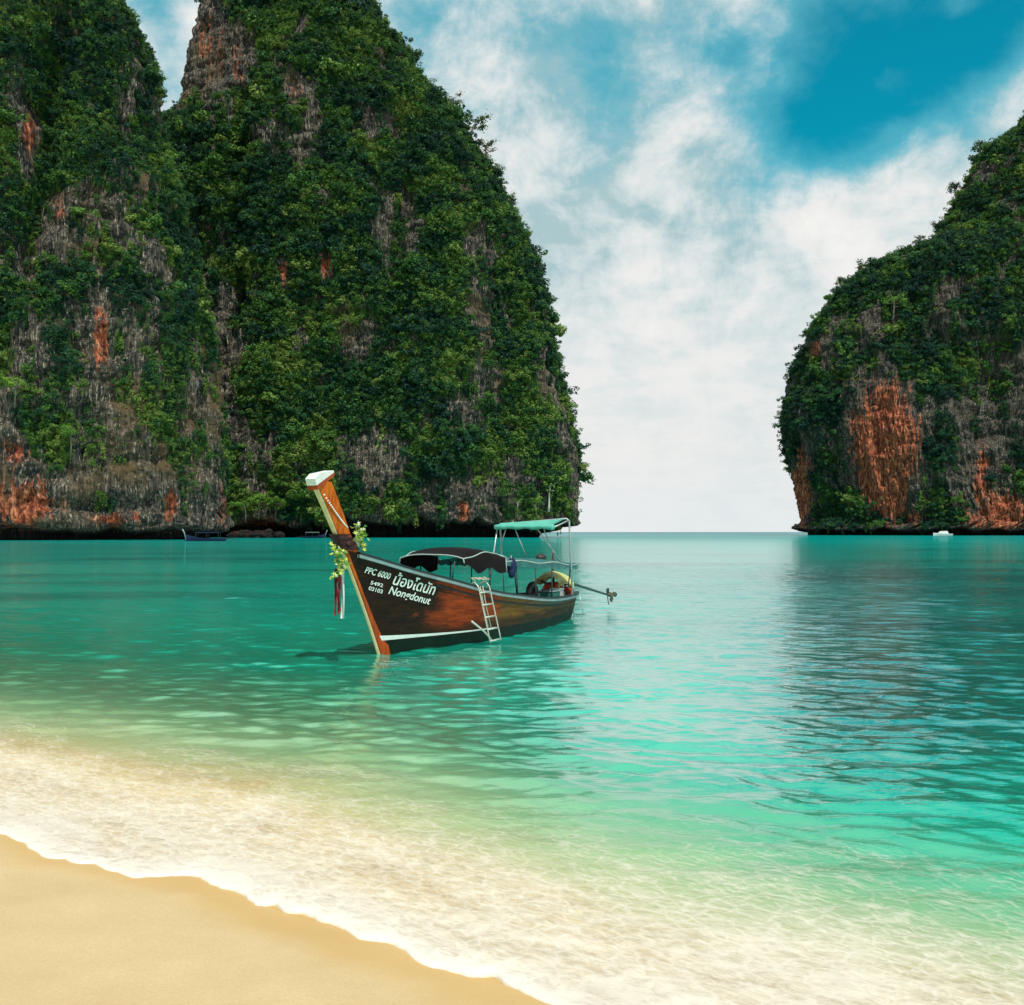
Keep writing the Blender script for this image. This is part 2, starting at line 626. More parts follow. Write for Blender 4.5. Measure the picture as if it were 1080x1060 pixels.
def build_water():
    ys = [1.0]
    while ys[-1] < 70:
        ys.append(ys[-1] + max(0.018, ys[-1] * 0.0042))
    g = 1.006
    while ys[-1] < 16000:
        g = min(1.12, g + 0.0016)
        ys.append(ys[-1] * g)
    ys = np.array(ys)
    t = np.linspace(-1, 1, 480)
    t = np.sign(t) * (0.72 * np.abs(t) + 0.28 * np.abs(t) ** 3)
    half = 0.85 * ys + 5.5
    X = half[:, None] * t[None, :]
    Y = np.repeat(ys[:, None], len(t), 1)
    sp = np.maximum(np.gradient(ys), 0.0)[:, None] * np.ones_like(X)
    sp = np.maximum(sp, (half * 0.72 * 2 / 480)[:, None])
    s = shore_s(X, Y)
    Z = wave_h(X, Y, sp) * sstep(0.6, 3.4, s) - 0.03 * sstep(0.2, -0.4, s)
    V = np.stack([X, Y, Z], -1).reshape(-1, 3)
    me = mesh_np('sea_water', V, grid_quads(len(ys), len(t)), True)
    fattr(me, 'shore', s)
    painted_dark = np.exp(-(np.minimum(X - 0.33 * Y - 0.6, 0) / (0.055 * Y + 0.9)) ** 2) * sstep(4.5, 13, Y) * sstep(2.0, 5.0, s) * sstep(95, 45, Y) + 0.5 * sstep(170, 330, Y) * sstep(900, 500, Y)  # right: dark cliff reflection to paint in; far out: a darker band
    fattr(me, 'painted_dark', painted_dark)
    fattr(me, 'deep', s * deepen(X))
    m, nt, out = newmat('lagoon_water')
    co = objco(nt)
    sat = attr(nt, 'shore')
    # depth of the bottom decides how much of the sand shows and what colour the body has
    w1 = noise(nt, scalev(nt, co, (0.35, 0.5, 1)), 1.0, 4)
    sw = mth(nt, 'ADD', attr(nt, 'deep'), mth(nt, 'MULTIPLY', mth(nt, 'SUBTRACT', w1, 0.5), 1.6))
    body = ramp(nt, mapr(nt, sw, 0.0, 60.0, 0, 1, False), [(0.0, (0.62, 0.80, 0.40)), (0.05, (0.22, 0.72, 0.38)), (0.11, (0.012, 0.58, 0.37)), (0.25, (0.0012, 0.55, 0.395)), (1.0, (0.001, 0.52, 0.41))])
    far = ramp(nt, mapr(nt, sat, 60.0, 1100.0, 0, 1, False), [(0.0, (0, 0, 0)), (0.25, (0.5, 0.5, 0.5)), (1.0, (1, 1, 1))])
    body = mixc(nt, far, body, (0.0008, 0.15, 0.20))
    # darker patches by noise, then the painted dark area on the right
    p1 = noise(nt, scalev(nt, co, (0.045, 0.12, 1)), 1.0, 5, 0.55, 0.6)
    pat = mth(nt, 'MULTIPLY', mapr(nt, p1, 0.47, 0.66), mapr(nt, sat, 9.0, 16.0))
    body = mixc(nt, mth(nt, 'MULTIPLY', pat, 0.55), body, (0.0008, 0.15, 0.14))
    bd = mth(nt, 'MULTIPLY', attr(nt, 'painted_dark'), mapr(nt, p1, 0.3, 0.55, 0.55, 1.0))
    body = mixc(nt, mth(nt, 'MULTIPLY', bd, 0.85), body, (0.0005, 0.13, 0.12))  # dark reflection of the right cliff put into the body colour
    p2 = noise(nt, scalev(nt, co, (0.25, 0.9, 1)), 1.0, 5, 0.6)
    body = mixc(nt, mth(nt, 'MULTIPLY', mapr(nt, p2, 0.45, 0.75), 0.28), body, (0.002, 0.40, 0.31))
    opac = mapr(nt, sw, 1.5, 11.0, 0.0, 1.0, False)
    opac = mth(nt, 'POWER', opac, 0.48)
    dif = nd(nt, 'ShaderNodeBsdfDiffuse')
    lk(nt, body, dif.inputs[0])
    tr = nd(nt, 'ShaderNodeBsdfTransparent')
    tr.inputs[0].default_value = (0.99, 0.98, 0.92, 1)
    mx = nd(nt, 'ShaderNodeMixShader')
    lk(nt, opac, mx.inputs[0])
    lk(nt, tr.outputs[0], mx.inputs[1])
    lk(nt, dif.outputs[0], mx.inputs[2])
    # ripples: fine ones near the shore, chop further out (the mesh carries the waves close by)
    r1 = noise(nt, scalev(nt, co, (2.6, 8.0, 1)), 1.0, 4, 0.6, 0.3)
    r2 = noise(nt, scalev(nt, co, (0.95, 2.6, 1)), 1.0, 5, 0.6, 0.3)
    r3 = noise(nt, scalev(nt, co, (0.06, 0.26, 1)), 1.0, 5, 0.6)
    h = mth(nt, 'ADD', mth(nt, 'MULTIPLY', r1, mapr(nt, sat, 0.3, 3.0, 0.003, 0.0105)),
            mth(nt, 'ADD', mth(nt, 'MULTIPLY', r2, mapr(nt, sat, 6.0, 26.0, 0.0, 0.05)), mth(nt, 'MULTIPLY', r3, mapr(nt, sat, 25, 200, 0.0, 0.22))))
    nrm = bump(nt, h, 1.0, 1.0)
    gl = nd(nt, 'ShaderNodeBsdfGlossy')
    gl.inputs['Roughness'].default_value = 0.05
    lk(nt, nrm, gl.inputs['Normal'])
    fr = nd(nt, 'ShaderNodeFresnel')
    fr.inputs[0].default_value = 1.33
    lk(nt, nrm, fr.inputs['Normal'])
    ff = mth(nt, 'MINIMUM', mth(nt, 'MULTIPLY', mth(nt, 'POWER', fr.outputs[0], 1.0), 2.6), 0.80)
    ff = mth(nt, 'MAXIMUM', ff, mapr(nt, attr(nt, 'deep'), 2.5, 12.0, 0.02, 0.43))
    ff = mth(nt, 'MULTIPLY', ff, mapr(nt, sat, 60.0, 350.0, 1.0, 0.50))
    ff = mth(nt, 'MULTIPLY', ff, mapr(nt, sat, 0.6, 5.0, 0.10, 1.0))
    m2 = nd(nt, 'ShaderNodeMixShader')
    lk(nt, ff, m2.inputs[0])
    lk(nt, mx.outputs[0], m2.inputs[1])
    lk(nt, gl.outputs[0], m2.inputs[2])
    lk(nt, m2.outputs[0], out.inputs[0])
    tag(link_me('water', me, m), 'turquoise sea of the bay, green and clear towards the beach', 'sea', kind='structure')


def build_foam():
    t = np.arange(-9.0, 4.6, 0.012)
    # lobed front edge: cusps pointing out to sea
    def lobe(x, w, seed):
        return np.abs(pn(x / w, 0.37, 1.9, seed))
    edge = -0.16 * lobe(t, 0.9, 41) / 0.5 - 0.07 * lobe(t, 0.33, 42) / 0.5 + 0.03 * fbm(t / 0.15, 0 * t, 0 * t + .2, 3, 43) + 0.08
    sv = np.concatenate([[0, 0.004, 0.012, 0.03, 0.06], np.linspace(0.1, 3.6, 150)])
    T, Sv = np.meshgrid(t, sv, indexing='ij')
    S = Sv + edge[:, None]
    X = T
    Y = shore_y(X) + S / 0.86
    base = np.maximum(water_level(X, Y), sand_z(X, Y))
    thick = 0.014 * sstep(0, 0.03, Sv) * (0.55 + 0.45 * sstep(0.9, 0.1, Sv)) + 0.010 * np.clip(fbm(X / 0.16, Y / 0.10, 0 * X, 4, 44), -0.6, 1) * sstep(0, 0.1, Sv)
    Z = base + 0.004 + np.maximum(thick, 0.001)
    Z[:, 0] = base[:, 0] - 0.012
    V = np.stack([X, Y, Z], -1).reshape(-1, 3)
    Q = grid_quads(len(t), len(sv))[:, ::-1]
    me = mesh_np('surf_foam', V, Q, True)
    fattr(me, 'across', Sv)
    m, nt, out = newmat('surf_foam')
    co = objco(nt)
    a = attr(nt, 'across')
    rot = nd(nt, 'ShaderNodeVectorRotate', rotation_type='Z_AXIS')
    lk(nt, co, rot.inputs['Vector'])
    rot.inputs['Angle'].default_value = R(32)
    v = rot.outputs[0]
    big = noise(nt, scalev(nt, v, (0.9, 1.9, 1)), 1.0, 5, 0.6, 0.6)
    med = noise(nt, scalev(nt, v, (4.0, 10.0, 1)), 1.0, 6, 0.65, 0.8)
    vor = nd(nt, 'ShaderNodeTexVoronoi', feature='DISTANCE_TO_EDGE')
    wv = nd(nt, 'ShaderNodeTexNoise')
    lk(nt, co, wv.inputs['Vector'])
    wv.inputs['Scale'].default_value = 3.0
    wv.inputs['Detail'].default_value = 5
    dv = vmath(nt, 'ADD', scalev(nt, v, (5.0, 9.0, 1)), vmath(nt, 'SCALE', wv.outputs['Color'], None, 2.2))
    lk(nt, dv, vor.inputs['Vector'])
    vor.inputs['Scale'].default_value = 1.0
    lace = mapr(nt, vor.outputs[0], 0.01, 0.14, 1.0, 0.0)
    fine = noise(nt, scalev(nt, v, (11.0, 30.0, 1)), 1.0, 5, 0.65, 1.0)
    val = mth(nt, 'ADD', mth(nt, 'MULTIPLY', big, 0.75), mth(nt, 'ADD', mth(nt, 'MULTIPLY', med, 0.55), mth(nt, 'MULTIPLY', fine, 0.75)))
    val = mth(nt, 'ADD', val, mth(nt, 'MULTIPLY', lace, 0.14))
    prof = ramp(nt, mapr(nt, a, 0, 3.6, 0, 1, False), [(0.0, (1, 1, 1)), (0.03, (0.70, 0.70, 0.70)), (0.22, (0.56, 0.56, 0.56)), (0.40, (0.44, 0.44, 0.44)), (0.56, (0.18, 0.18, 0.18)), (1.0, (0, 0, 0))])
    al = mapr(nt, mth(nt, 'ADD', val, prof), 1.09, 1.90)
    al = mth(nt, 'MULTIPLY', al, mapr(nt, a, 2.6, 3.55, 1.0, 0.0))
    al = mth(nt, 'MULTIPLY', al, mapr(nt, a, 0.02, 0.35, 0.95, 0.74))
    d = nd(nt, 'ShaderNodeBsdfPrincipled')
    d.inputs['Base Color'].default_value = (0.78, 0.69, 0.59, 1)
    d.inputs['Roughness'].default_value = 0.7
    lk(nt, bump(nt, mth(nt, 'ADD', med, mth(nt, 'MULTIPLY', noise(nt, co, 60, 3), 0.4)), 0.5, 0.02), d.inputs['Normal'])
    tr = nd(nt, 'ShaderNodeBsdfTransparent')
    mx = nd(nt, 'ShaderNodeMixShader')
    lk(nt, al, mx.inputs[0])
    lk(nt, tr.outputs[0], mx.inputs[1])
    lk(nt, d.outputs[0], mx.inputs[2])
    lk(nt, mx.outputs[0], out.inputs[0])
    tag(link_me('surf_foam', me, m), 'white lacy foam of the last wave along the sand', 'foam', kind='stuff')


build_sand()
build_water()
build_foam()


# ------------------------------------------------------------------ cliffs
def cliff_material(name, warm, dark, tide_shade_z):
    m, nt, out = newmat(name)
    co = objco(nt)
    st = scalev(nt, co, (1, 1, 0.075))
    warpn = noise(nt, co, 0.12, 3, out=1)
    st = vmath(nt, 'ADD', st, vmath(nt, 'SCALE', warpn, None, 2.5))
    a = noise(nt, st, 0.60, 7, 0.66)
    b = noise(nt, st, 2.0, 5, 0.68)
    big = noise(nt, co, 0.035, 4, 0.6)
    k = dark
    c = ramp(nt, a, [(0.30, (0.014 * k, 0.014 * k, 0.016 * k)), (0.46, (0.055 * k, 0.052 * k, 0.045 * k)), (0.58, (0.15 * k, 0.125 * k, 0.09 * k)), (0.72, (0.36 * k, 0.31 * k, 0.235 * k))])
    c = mixc(nt, mapr(nt, b, 0.55, 0.66, 0, 0.9), c, (0.64 * k, 0.54 * k, 0.40 * k))
    c = mixc(nt, mapr(nt, b, 0.47, 0.36, 0, 0.92), c, (0.010, 0.011, 0.012))
    # ochre and rust where water has run
    rust = ramp(nt, noise(nt, st, 0.9, 5, 0.65), [(0.34, (0.020, 0.010, 0.009)), (0.45, (0.18, 0.042, 0.020)), (0.54, (0.44, 0.105, 0.045)), (0.66, (0.62, 0.31, 0.17))])
    s = attr(nt, 'stain')
    sn = mth(nt, 'ADD', mth(nt, 'MULTIPLY', mth(nt, 'SUBTRACT', a, 0.5), 2.0), mth(nt, 'MULTIPLY', mth(nt, 'SUBTRACT', noise(nt, st, 0.22, 5, 0.65), 0.5), 1.8))
    sf = mth(nt, 'MULTIPLY', mapr(nt, mth(nt, 'ADD', s, sn), 0.36, 0.66), mapr(nt, s, 0.05, 0.25))
    c = mixc(nt, sf, c, rust)
    c = mixc(nt, mapr(nt, b, 0.46, 0.37, 0, 0.85), c, (0.012, 0.010, 0.010))
    c = mixc(nt, mth(nt, 'MULTIPLY', mapr(nt, big, 0.5, 0.7), warm), c, (0.11, 0.07, 0.028))
    # moss and creepers grown into the stone
    v = attr(nt, 'veg')
    mo = noise(nt, scalev(nt, co, (1, 1, 0.5)), 0.7, 6, 0.7)
    mf = mapr(nt, mth(nt, 'ADD', v, mth(nt, 'MULTIPLY', mth(nt, 'SUBTRACT', mo, 0.5), 1.6)), 0.35, 0.75)
    moss = ramp(nt, b, [(0.35, (0.010, 0.020, 0.006)), (0.65, (0.045, 0.070, 0.014))])
    c = mixc(nt, mth(nt, 'MULTIPLY', mth(nt, 'MULTIPLY', mf, mth(nt, 'SUBTRACT', 1.0, sf)), 0.85), c, moss)
    sz = nd(nt, 'ShaderNodeSeparateXYZ')
    lk(nt, co, sz.inputs[0])
    tide_shade = mapr(nt, mth(nt, 'ADD', sz.outputs[2], mth(nt, 'MULTIPLY', mth(nt, 'SUBTRACT', b, 0.5), 5.0)), tide_shade_z, tide_shade_z * 0.6)
    c = mixc(nt, mth(nt, 'MULTIPLY', tide_shade, 0.9), c, (0.008, 0.009, 0.009))  # tide mark raised to notch height, the notch's shade painted in with it
    h = mth(nt, 'ADD', mth(nt, 'MULTIPLY', a, 1.0), mth(nt, 'MULTIPLY', b, 0.5))
    princ(nt, out, c, 0.9, 0.0, bump(nt, h, 0.9, 1.2), spec=0.2)
    return m


CL = {}


def make_cliff(key, label, D, edges_l, edges_r, ztop, b0, nth, nz, seed, mat, big=7.0, rib=3.0, notch=(5.0, 7.0), stains=(), bare=(), base_bias=0.0, p=0.78, fold=(), inset=2.0, leafy=2.0):
    z = np.concatenate([np.linspace(-3, 14, int(nz * 0.14)), np.linspace(14, ztop, nz - int(nz * 0.14) + 1)[1:]])
    el = np.array(edges_l, float)
    er = np.array(edges_r, float)

    def ex(e, zz):
        ez = (HOR - e[:, 1]) / F * D
        exx = (e[:, 0] - 540) / F * D
        o = np.argsort(ez)
        return np.interp(zz, ez[o], exx[o])

    L, Rr = ex(el, z), ex(er, z)
    cx, a = (L + Rr) / 2, np.maximum((Rr - L) / 2, 0.5)
    a0 = a.max()
    b = b0 * (a / a0) ** 0.6 * (1 - 0.25 * np.clip(z / ztop, 0, 1))
    # three quarters of the columns on the side of the bay
    nf = int(nth * 0.8)
    th = np.concatenate([np.linspace(-PI, 0, nf, endpoint=False), np.linspace(0, PI, nth - nf, endpoint=False)])
    th = np.where(th < 0, th + 0.0 * np.sin(2 * th), th)
    C, S = np.cos(th), np.sin(th)
    ux = np.sign(C) * np.abs(C) ** p
    uy = np.sign(S) * np.abs(S) ** p
    X = cx[:, None] + a[:, None] * ux[None]
    Y = D + b[:, None] * uy[None]
    Z = np.repeat(z[:, None], nth, 1)
    nx = C[None] / a[:, None] * b[:, None]
    ny = np.repeat(S[None], nz if False else len(z), 0)
    nl = np.sqrt(nx ** 2 + ny ** 2)
    nx, ny = nx / nl, ny / nl
    d = big * fbm(X / 42, Y / 42, Z / 60, 3, seed) * 0.9
    d = d + rib * (ridge(X / 15, Y / 15, Z / 85, 3, seed + 10) - 0.35)
    d = d + rib * 0.55 * (ridge(X / 4.6, Y / 4.6, Z / 34, 3, seed + 20) - 0.3)
    d = d + 1.3 * fbm(X / 5, Y / 5, Z / 4, 3, seed + 30)
    d = d + 1.8 * np.abs(pn(X / 30, Y / 30, Z / 9, seed + 40)) * 2
    for (fx, fz0, fz1, w, dep) in fold:      # deep gullies
        lean = fx + 0.06 * Z + 2.5 * pn(Z / 18, 0, 0.5, seed + 3)
        d = d - dep * np.exp(-((X - lean) / w) ** 2) * sstep(fz0 - 6, fz0 + 4, Z) * sstep(fz1 + 10, fz1 - 10, Z)
    d = d - d.mean() - inset
    nh, ndp = notch
    nhv = nh * (0.8 + 0.8 * fbm(X / 16, Y / 16, 0 * X, 3, seed + 50))
    d = d - ndp * sstep(nhv + 1.2, nhv - 1.2, Z) - 0.6 * np.clip((nhv + 10 - Z) / 10, 0, 1) + 0.5 * np.exp(-((Z - nhv - 3) / 3.5) ** 2) + 1.1 * fbm(X / 3.2, Y / 3.2, Z / 9, 3, seed + 80) * sstep(60, 10, Z)
    tf = sstep(ztop, ztop * 0.93, Z)
    X2, Y2 = X + nx * d * (0.3 + 0.7 * tf), Y + ny * d * (0.3 + 0.7 * tf)
    # settle the outline after the weathering: each course of rock keeps its planned width
    def settle(target, side):
        nonlocal X2
        pr = X2 / Y2
        cur = pr.max(1) if side > 0 else pr.min(1)
        dl = (target - side * leafy) / D - cur
        kz = np.hanning(17)
        dl = np.convolve(np.pad(dl, 8, mode='edge'), kz / kz.sum(), mode='valid')
        wgt = sstep(0.0, 0.75, side * (X - cx[:, None]) / a[:, None])
        X2 = X2 + (dl * D)[:, None] * wgt * sstep(4, 10, Z)
    settle(Rr, 1)
    settle(L, -1)
    stain = np.zeros_like(X)
    for (px, py, rx, ry, wg) in stains:
        q = ((X2 / Y2 * F + 540 - px) / rx) ** 2 + ((HOR - (Z - EYE) / Y2 * F - py) / ry) ** 2
        stain = np.maximum(stain, wg * np.exp(-q))
    veg = 0.62 + base_bias + 0.85 * fbm(X / 22, Y / 22, Z / 30, 3, seed + 60) + 0.45 * fbm(X / 7, Y / 7, Z / 14, 3, seed + 70) + 0.42 * fbm(X / 4.5, Y / 4.5, Z / 45, 2, seed + 75)
    veg = veg - 0.9 * sstep(nhv + 5, nhv + 0.5, Z) - 1.4 * stain
    for (px, py, rx, ry, wg) in bare:
        q = ((X2 / Y2 * F + 540 - px) / rx) ** 2 + ((HOR - (Z - EYE) / Y2 * F - py) / ry) ** 2
        veg = veg - wg * np.exp(-q)
    # concave places hold soil
    veg = np.where(stain > 0.5, np.minimum(veg, 0.1), veg)
    top = np.array([[cx[-1], D, ztop + 3]])
    V = np.concatenate([np.stack([X2, Y2, Z], -1).reshape(-1, 3), top])
    n = len(z)
    Q = grid_quads(n, nth, True)
    me = mesh_np(key, V, Q)
    fattr(me, 'stain', np.append(stain.ravel(), 0))
    fattr(me, 'veg', np.append(np.clip(veg, 0, 1.2).ravel(), 1))
    o = link_me(key, me, mat)
    tag(o, label, 'cliff', kind='structure')
    # data for planting
    P = np.stack([X2, Y2, Z], -1)
    p00, p01, p10 = P[:-1, :-1], P[:-1, 1:], P[1:, :-1]
    nrm = np.cross(p01 - p00, p10 - p00)
    area = np.linalg.norm(nrm, axis=-1)
    nrm = nrm / np.maximum(area[..., None], 1e-9)
    CL[key] = dict(P=P, nrm=nrm, area=area, veg=veg[:-1, :-1], cen=(p00 + p01 + p10) / 3 + (P[1:, 1:] - p00) * 0.0, D=D)
    return o


rock_a = cliff_material('limestone_near', 1.0, 0.72, 3.6)
rock_b = cliff_material('limestone_far', 0.5, 0.72, 7.0)
rock_c = cliff_material('limestone_right', 0.2, 0.6, 5.5)

make_cliff('cliff_left', 'nearest cliff filling the left edge, streaked rock with hanging plants', 300,
           [(-330, -120), (-340, 100), (-350, 300), (-355, 620)],
           [(60, -150), (110, -60), (145, 0), (163, 32), (172, 62), (175, 115), (185, 150), (196, 195), (210, 260), (226, 330), (238, 400), (243, 460), (243, 545), (240, 620)],
           205, 46, 760, 430, 100, rock_a, big=5.0, rib=3.2, notch=(3.8, 8.0),
           stains=[(22, 532, 34, 28, 1.0), (118, 548, 28, 9, 0.75), (30, 140, 10, 28, 0.95), (108, 360, 9, 35, 0.75), (182, 530, 10, 24, 0.6), (18, 480, 18, 20, .6), (65, 220, 7, 14, .6), (235, 545, 8, 30, .5)],
           bare=[(58, 240, 14, 70, 0.7), (105, 350, 20, 70, 0.7), (150, 465, 80, 80, 0.46), (160, 200, 20, 50, .2), (120, 520, 110, 30, 0.35), (165, 280, 20, 50, .3), (20, 500, 40, 30, .5)],
           base_bias=-0.02, leafy=1.2, fold=[(-136, 70, 150, 5, 9), (-150, 5, 40, 5, 6)])
make_cliff('cliff_middle', 'tall jungle covered cliff behind the longtail boat', 430,
           [(230, -80), (206, 0), (193, 55), (184, 110), (160, 150), (150, 200), (155, 320), (140, 450), (135, 620)],
           [(340, -80), (360, -40), (393, 3), (430, 52), (460, 100), (487, 128), (502, 155), (530, 200), (549, 225), (561, 256), (576, 290), (582, 310), (584, 345), (591, 388), (605, 432), (614, 470), (616, 500), (614, 540), (610, 620)],
           285, 52, 860, 520, 200, rock_b, big=5.0, rib=3.4, notch=(7.6, 17.0),
           stains=[(345, 280, 10, 18, 0.7), (300, 285, 10, 14, 0.6), (492, 540, 8, 16, 0.7), (275, 552, 30, 6, 0.8), (310, 92, 10, 20, .4), (222, 45, 26, 45, .34), (250, 70, 8, 22, .6)],
           bare=[(222, 55, 40, 62, 1.5), (310, 95, 14, 22, 0.7), (330, 500, 90, 45, 0.35), (405, 480, 22, 30, 0.6), (500, 530, 45, 35, 0.6), (440, 220, 16, 40, .35), (560, 520, 30, 30, .4), (612, 520, 12, 60, .7), (592, 400, 8, 60, .5), (235, 300, 14, 80, .5), (250, 420, 14, 60, .5)],
           base_bias=0.06, fold=[(-126, 90, 190, 6, 8), (-52, 90, 180, 7, 5), (-8, 40, 120, 6, 5)])
make_cliff('cliff_right', 'distant dark cliff with a rust red scar on the right', 680,
           [(1140, 5), (1098, 90), (1080, 110), (1060, 132), (1030, 162), (1003, 205), (982, 240), (960, 256), (935, 268), (905, 280), (880, 300), (850, 340), (836, 370), (825, 400), (821, 440), (826, 480), (835, 520), (843, 560), (846, 600)],
           [(1250, 5), (1320, 100), (1420, 250), (1480, 420), (1500, 600)],
           385, 85, 760, 430, 300, rock_c, big=10.0, rib=4.5, notch=(4.6, 12.0),
           stains=[(932, 470, 30, 60, 1.5), (938, 525, 16, 30, 1.2), (845, 520, 12, 45, 1.0), (860, 370, 8, 14, .7), (1060, 540, 40, 22, 1.0), (1035, 510, 10, 40, .8), (965, 545, 9, 10, .8), (1030, 548, 16, 14, .8), (1072, 230, 10, 14, .3)],
           bare=[(1000, 480, 70, 60, 0.55), (990, 330, 30, 50, .3), (1060, 460, 40, 60, .5), (860, 450, 20, 60, .2)],
           base_bias=0.12, leafy=3.0, fold=[(300, 60, 130, 12, 12), (345, 20, 120, 10, 12)])


# ------------------------------------------------------------------ foliage
def leaf_material(name, stops, trans=0.30, by_inst=True):
    m, nt, out = newmat(name)
    if by_inst:
        tnt = attr(nt, 'tint', 'INSTANCER')
    else:
        tnt = nd(nt, 'ShaderNodeObjectInfo').outputs['Random']
    rl = attr(nt, 'leafrand')
    f = mth(nt, 'ADD', mth(nt, 'MULTIPLY', tnt, 0.75), mth(nt, 'MULTIPLY', rl, 0.25))
    c = ramp(nt, f, stops)
    d = nd(nt, 'ShaderNodeBsdfPrincipled')
    lk(nt, c, d.inputs['Base Color'])
    d.inputs['Roughness'].default_value = 0.55
    d.inputs['Specular IOR Level'].default_value = 0.25
    t = nd(nt, 'ShaderNodeBsdfTranslucent')
    lk(nt, mixc(nt, 0.5, c, (0.10, 0.16, 0.01)), t.inputs[0])
    mx = nd(nt, 'ShaderNodeMixShader')
    mx.inputs[0].default_value = trans
    lk(nt, d.outputs[0], mx.inputs[1])
    lk(nt, t.outputs[0], mx.inputs[2])
    lk(nt, mx.outputs[0], out.inputs[0])
    return m


GREENS = [(0.0, (0.005, 0.032, 0.034)), (0.3, (0.012, 0.064, 0.042)), (0.5, (0.034, 0.125, 0.038)), (0.70, (0.11, 0.23, 0.036)), (1.0, (0.27, 0.33, 0.08))]  # dark end kept blue-green, standing in for haze on the right cliff
leaf_mat = leaf_material('jungle_leaves', GREENS)
tree_leaf = leaf_material('tree_leaves', [(0.0, (0.018, 0.042, 0.014)), (1.0, (0.055, 0.11, 0.02))], by_inst=False)
bark = simple('tree_bark', (0.16, 0.13, 0.10), 0.9, var=0.4, scale=1.0)


def leaf_quads(cent, nrm, size, r):
    """leaf-sized kite quads at cent, facing nrm"""
    n = len(cent)
    nrm = nrm / np.linalg.norm(nrm, axis=1)[:, None]
    a = np.cross(nrm, r.normal(size=(n, 3)))
    a /= np.linalg.norm(a, axis=1)[:, None]
    b = np.cross(nrm, a)
    L = size[:, None] * 0.62
    W = size[:, None] * (0.26 + 0.18 * r.random((n, 1)))
    fold = nrm * size[:, None] * 0.12
    P = np.stack([cent - a * L, cent + b * W + fold, cent + a * L, cent - b * W + fold], 1)
    return P.reshape(-1, 3), np.arange(4 * n).reshape(-1, 4)


def clump_mesh(name, kind, seed, nleaf):
    r = np.random.default_rng(seed)
    if kind == 'crown':
        lob = r.normal(size=(9, 3)) * np.array([0.52, 0.52, 0.30])
        lr = 0.34 + 0.26 * r.random(9)
        k = r.integers(0, 9, nleaf)
        dv = r.normal(size=(nleaf, 3))
        dv /= np.linalg.norm(dv, axis=1)[:, None]
        rad = lr[k] * (0.55 + 0.5 * r.random(nleaf))
        c = lob[k] + dv * rad[:, None] * np.array([1, 1, 0.75])
        n = dv + np.array([0, 0, 0.9]) + r.normal(size=(nleaf, 3)) * 0.45
        sz = 0.20 + 0.16 * r.random(nleaf)
    elif kind == 'shrub':
        dv = r.normal(size=(nleaf, 3))
        dv /= np.linalg.norm(dv, axis=1)[:, None]
        c = dv * (0.35 + 0.75 * r.random((nleaf, 1)) ** 0.7) * np.array([1, 1, 0.8])
        n = dv + np.array([0, 0, 0.7]) + r.normal(size=(nleaf, 3)) * 0.6
        sz = 0.26 + 0.22 * r.random(nleaf)
    else:   # hanging creeper
        t = r.random(nleaf)
        st = r.integers(0, 7, nleaf)
        sx = r.normal(size=7) * 0.42
        sl = 1.2 + 2.6 * r.random(7)
        c = np.stack([sx[st] + r.normal(size=nleaf) * 0.10 * (1.3 - t), r.normal(size=nleaf) * 0.18, 0.6 - t * sl[st]], -1)
        n = r.normal(size=(nleaf, 3)) + np.array([0, -0.6, 0.5])
        sz = 0.22 + 0.2 * r.random(nleaf)
    V, Q = leaf_quads(c, n, sz, r)
    me = mesh_np(name, V, Q)
    fattr(me, 'leafrand', np.repeat(r.random(nleaf), 4))
    me.materials.append(leaf_mat)
    return me


CLUMPS = [clump_mesh('crown_leaves', 'crown', 1, 330), clump_mesh('crown_leaves', 'crown', 2, 300), clump_mesh('crown_leaves', 'crown', 3, 360),
          clump_mesh('shrub_leaves', 'shrub', 4, 120), clump_mesh('creeper_leaves', 'vine', 5, 150), clump_mesh('creeper_leaves', 'vine', 6, 130)]
CLUMP_OBJ = [bpy.data.objects.new(me.name, me) for me in CLUMPS]


def scatter_group():
    ng = bpy.data.node_groups.new('leaf_scatter', 'GeometryNodeTree')
    ng.interface.new_socket('Geometry', in_out='INPUT', socket_type='NodeSocketGeometry')
    ng.interface.new_socket('Geometry', in_out='OUTPUT', socket_type='NodeSocketGeometry')
    gi = ng.nodes.new('NodeGroupInput')
    go = ng.nodes.new('NodeGroupOutput')
    jn = ng.nodes.new('GeometryNodeJoinGeometry')

    def na(nm, typ):
        n = ng.nodes.new('GeometryNodeInputNamedAttribute')
        n.data_type = typ
        n.inputs[0].default_value = nm
        return [o for o in n.outputs if o.enabled and o.name == 'Attribute'][0]
    var, rot, scl = na('variant', 'INT'), na('rot', 'FLOAT_VECTOR'), na('scl', 'FLOAT_VECTOR')
    for k, ob in enumerate(CLUMP_OBJ):
        oi = ng.nodes.new('GeometryNodeObjectInfo')
        oi.inputs['Object'].default_value = ob
        oi.inputs['As Instance'].default_value = True
        cp = ng.nodes.new('FunctionNodeCompare')
        cp.data_type = 'INT'
        cp.operation = 'EQUAL'
        ins = [i for i in cp.inputs if i.enabled]
        ng.links.new(var, ins[0])
        ins[1].default_value = k
        ip = ng.nodes.new('GeometryNodeInstanceOnPoints')
        ng.links.new(gi.outputs[0], ip.inputs['Points'])
        ng.links.new(cp.outputs[0], ip.inputs['Selection'])
        ng.links.new(oi.outputs['Geometry'], ip.inputs['Instance'])
        ng.links.new(rot, ip.inputs['Rotation'])
        ng.links.new(scl, ip.inputs['Scale'])
        ng.links.new(ip.outputs[0], jn.inputs[0])
    ng.links.new(jn.outputs[0], go.inputs[0])
    return ng


SCATTER = scatter_group()


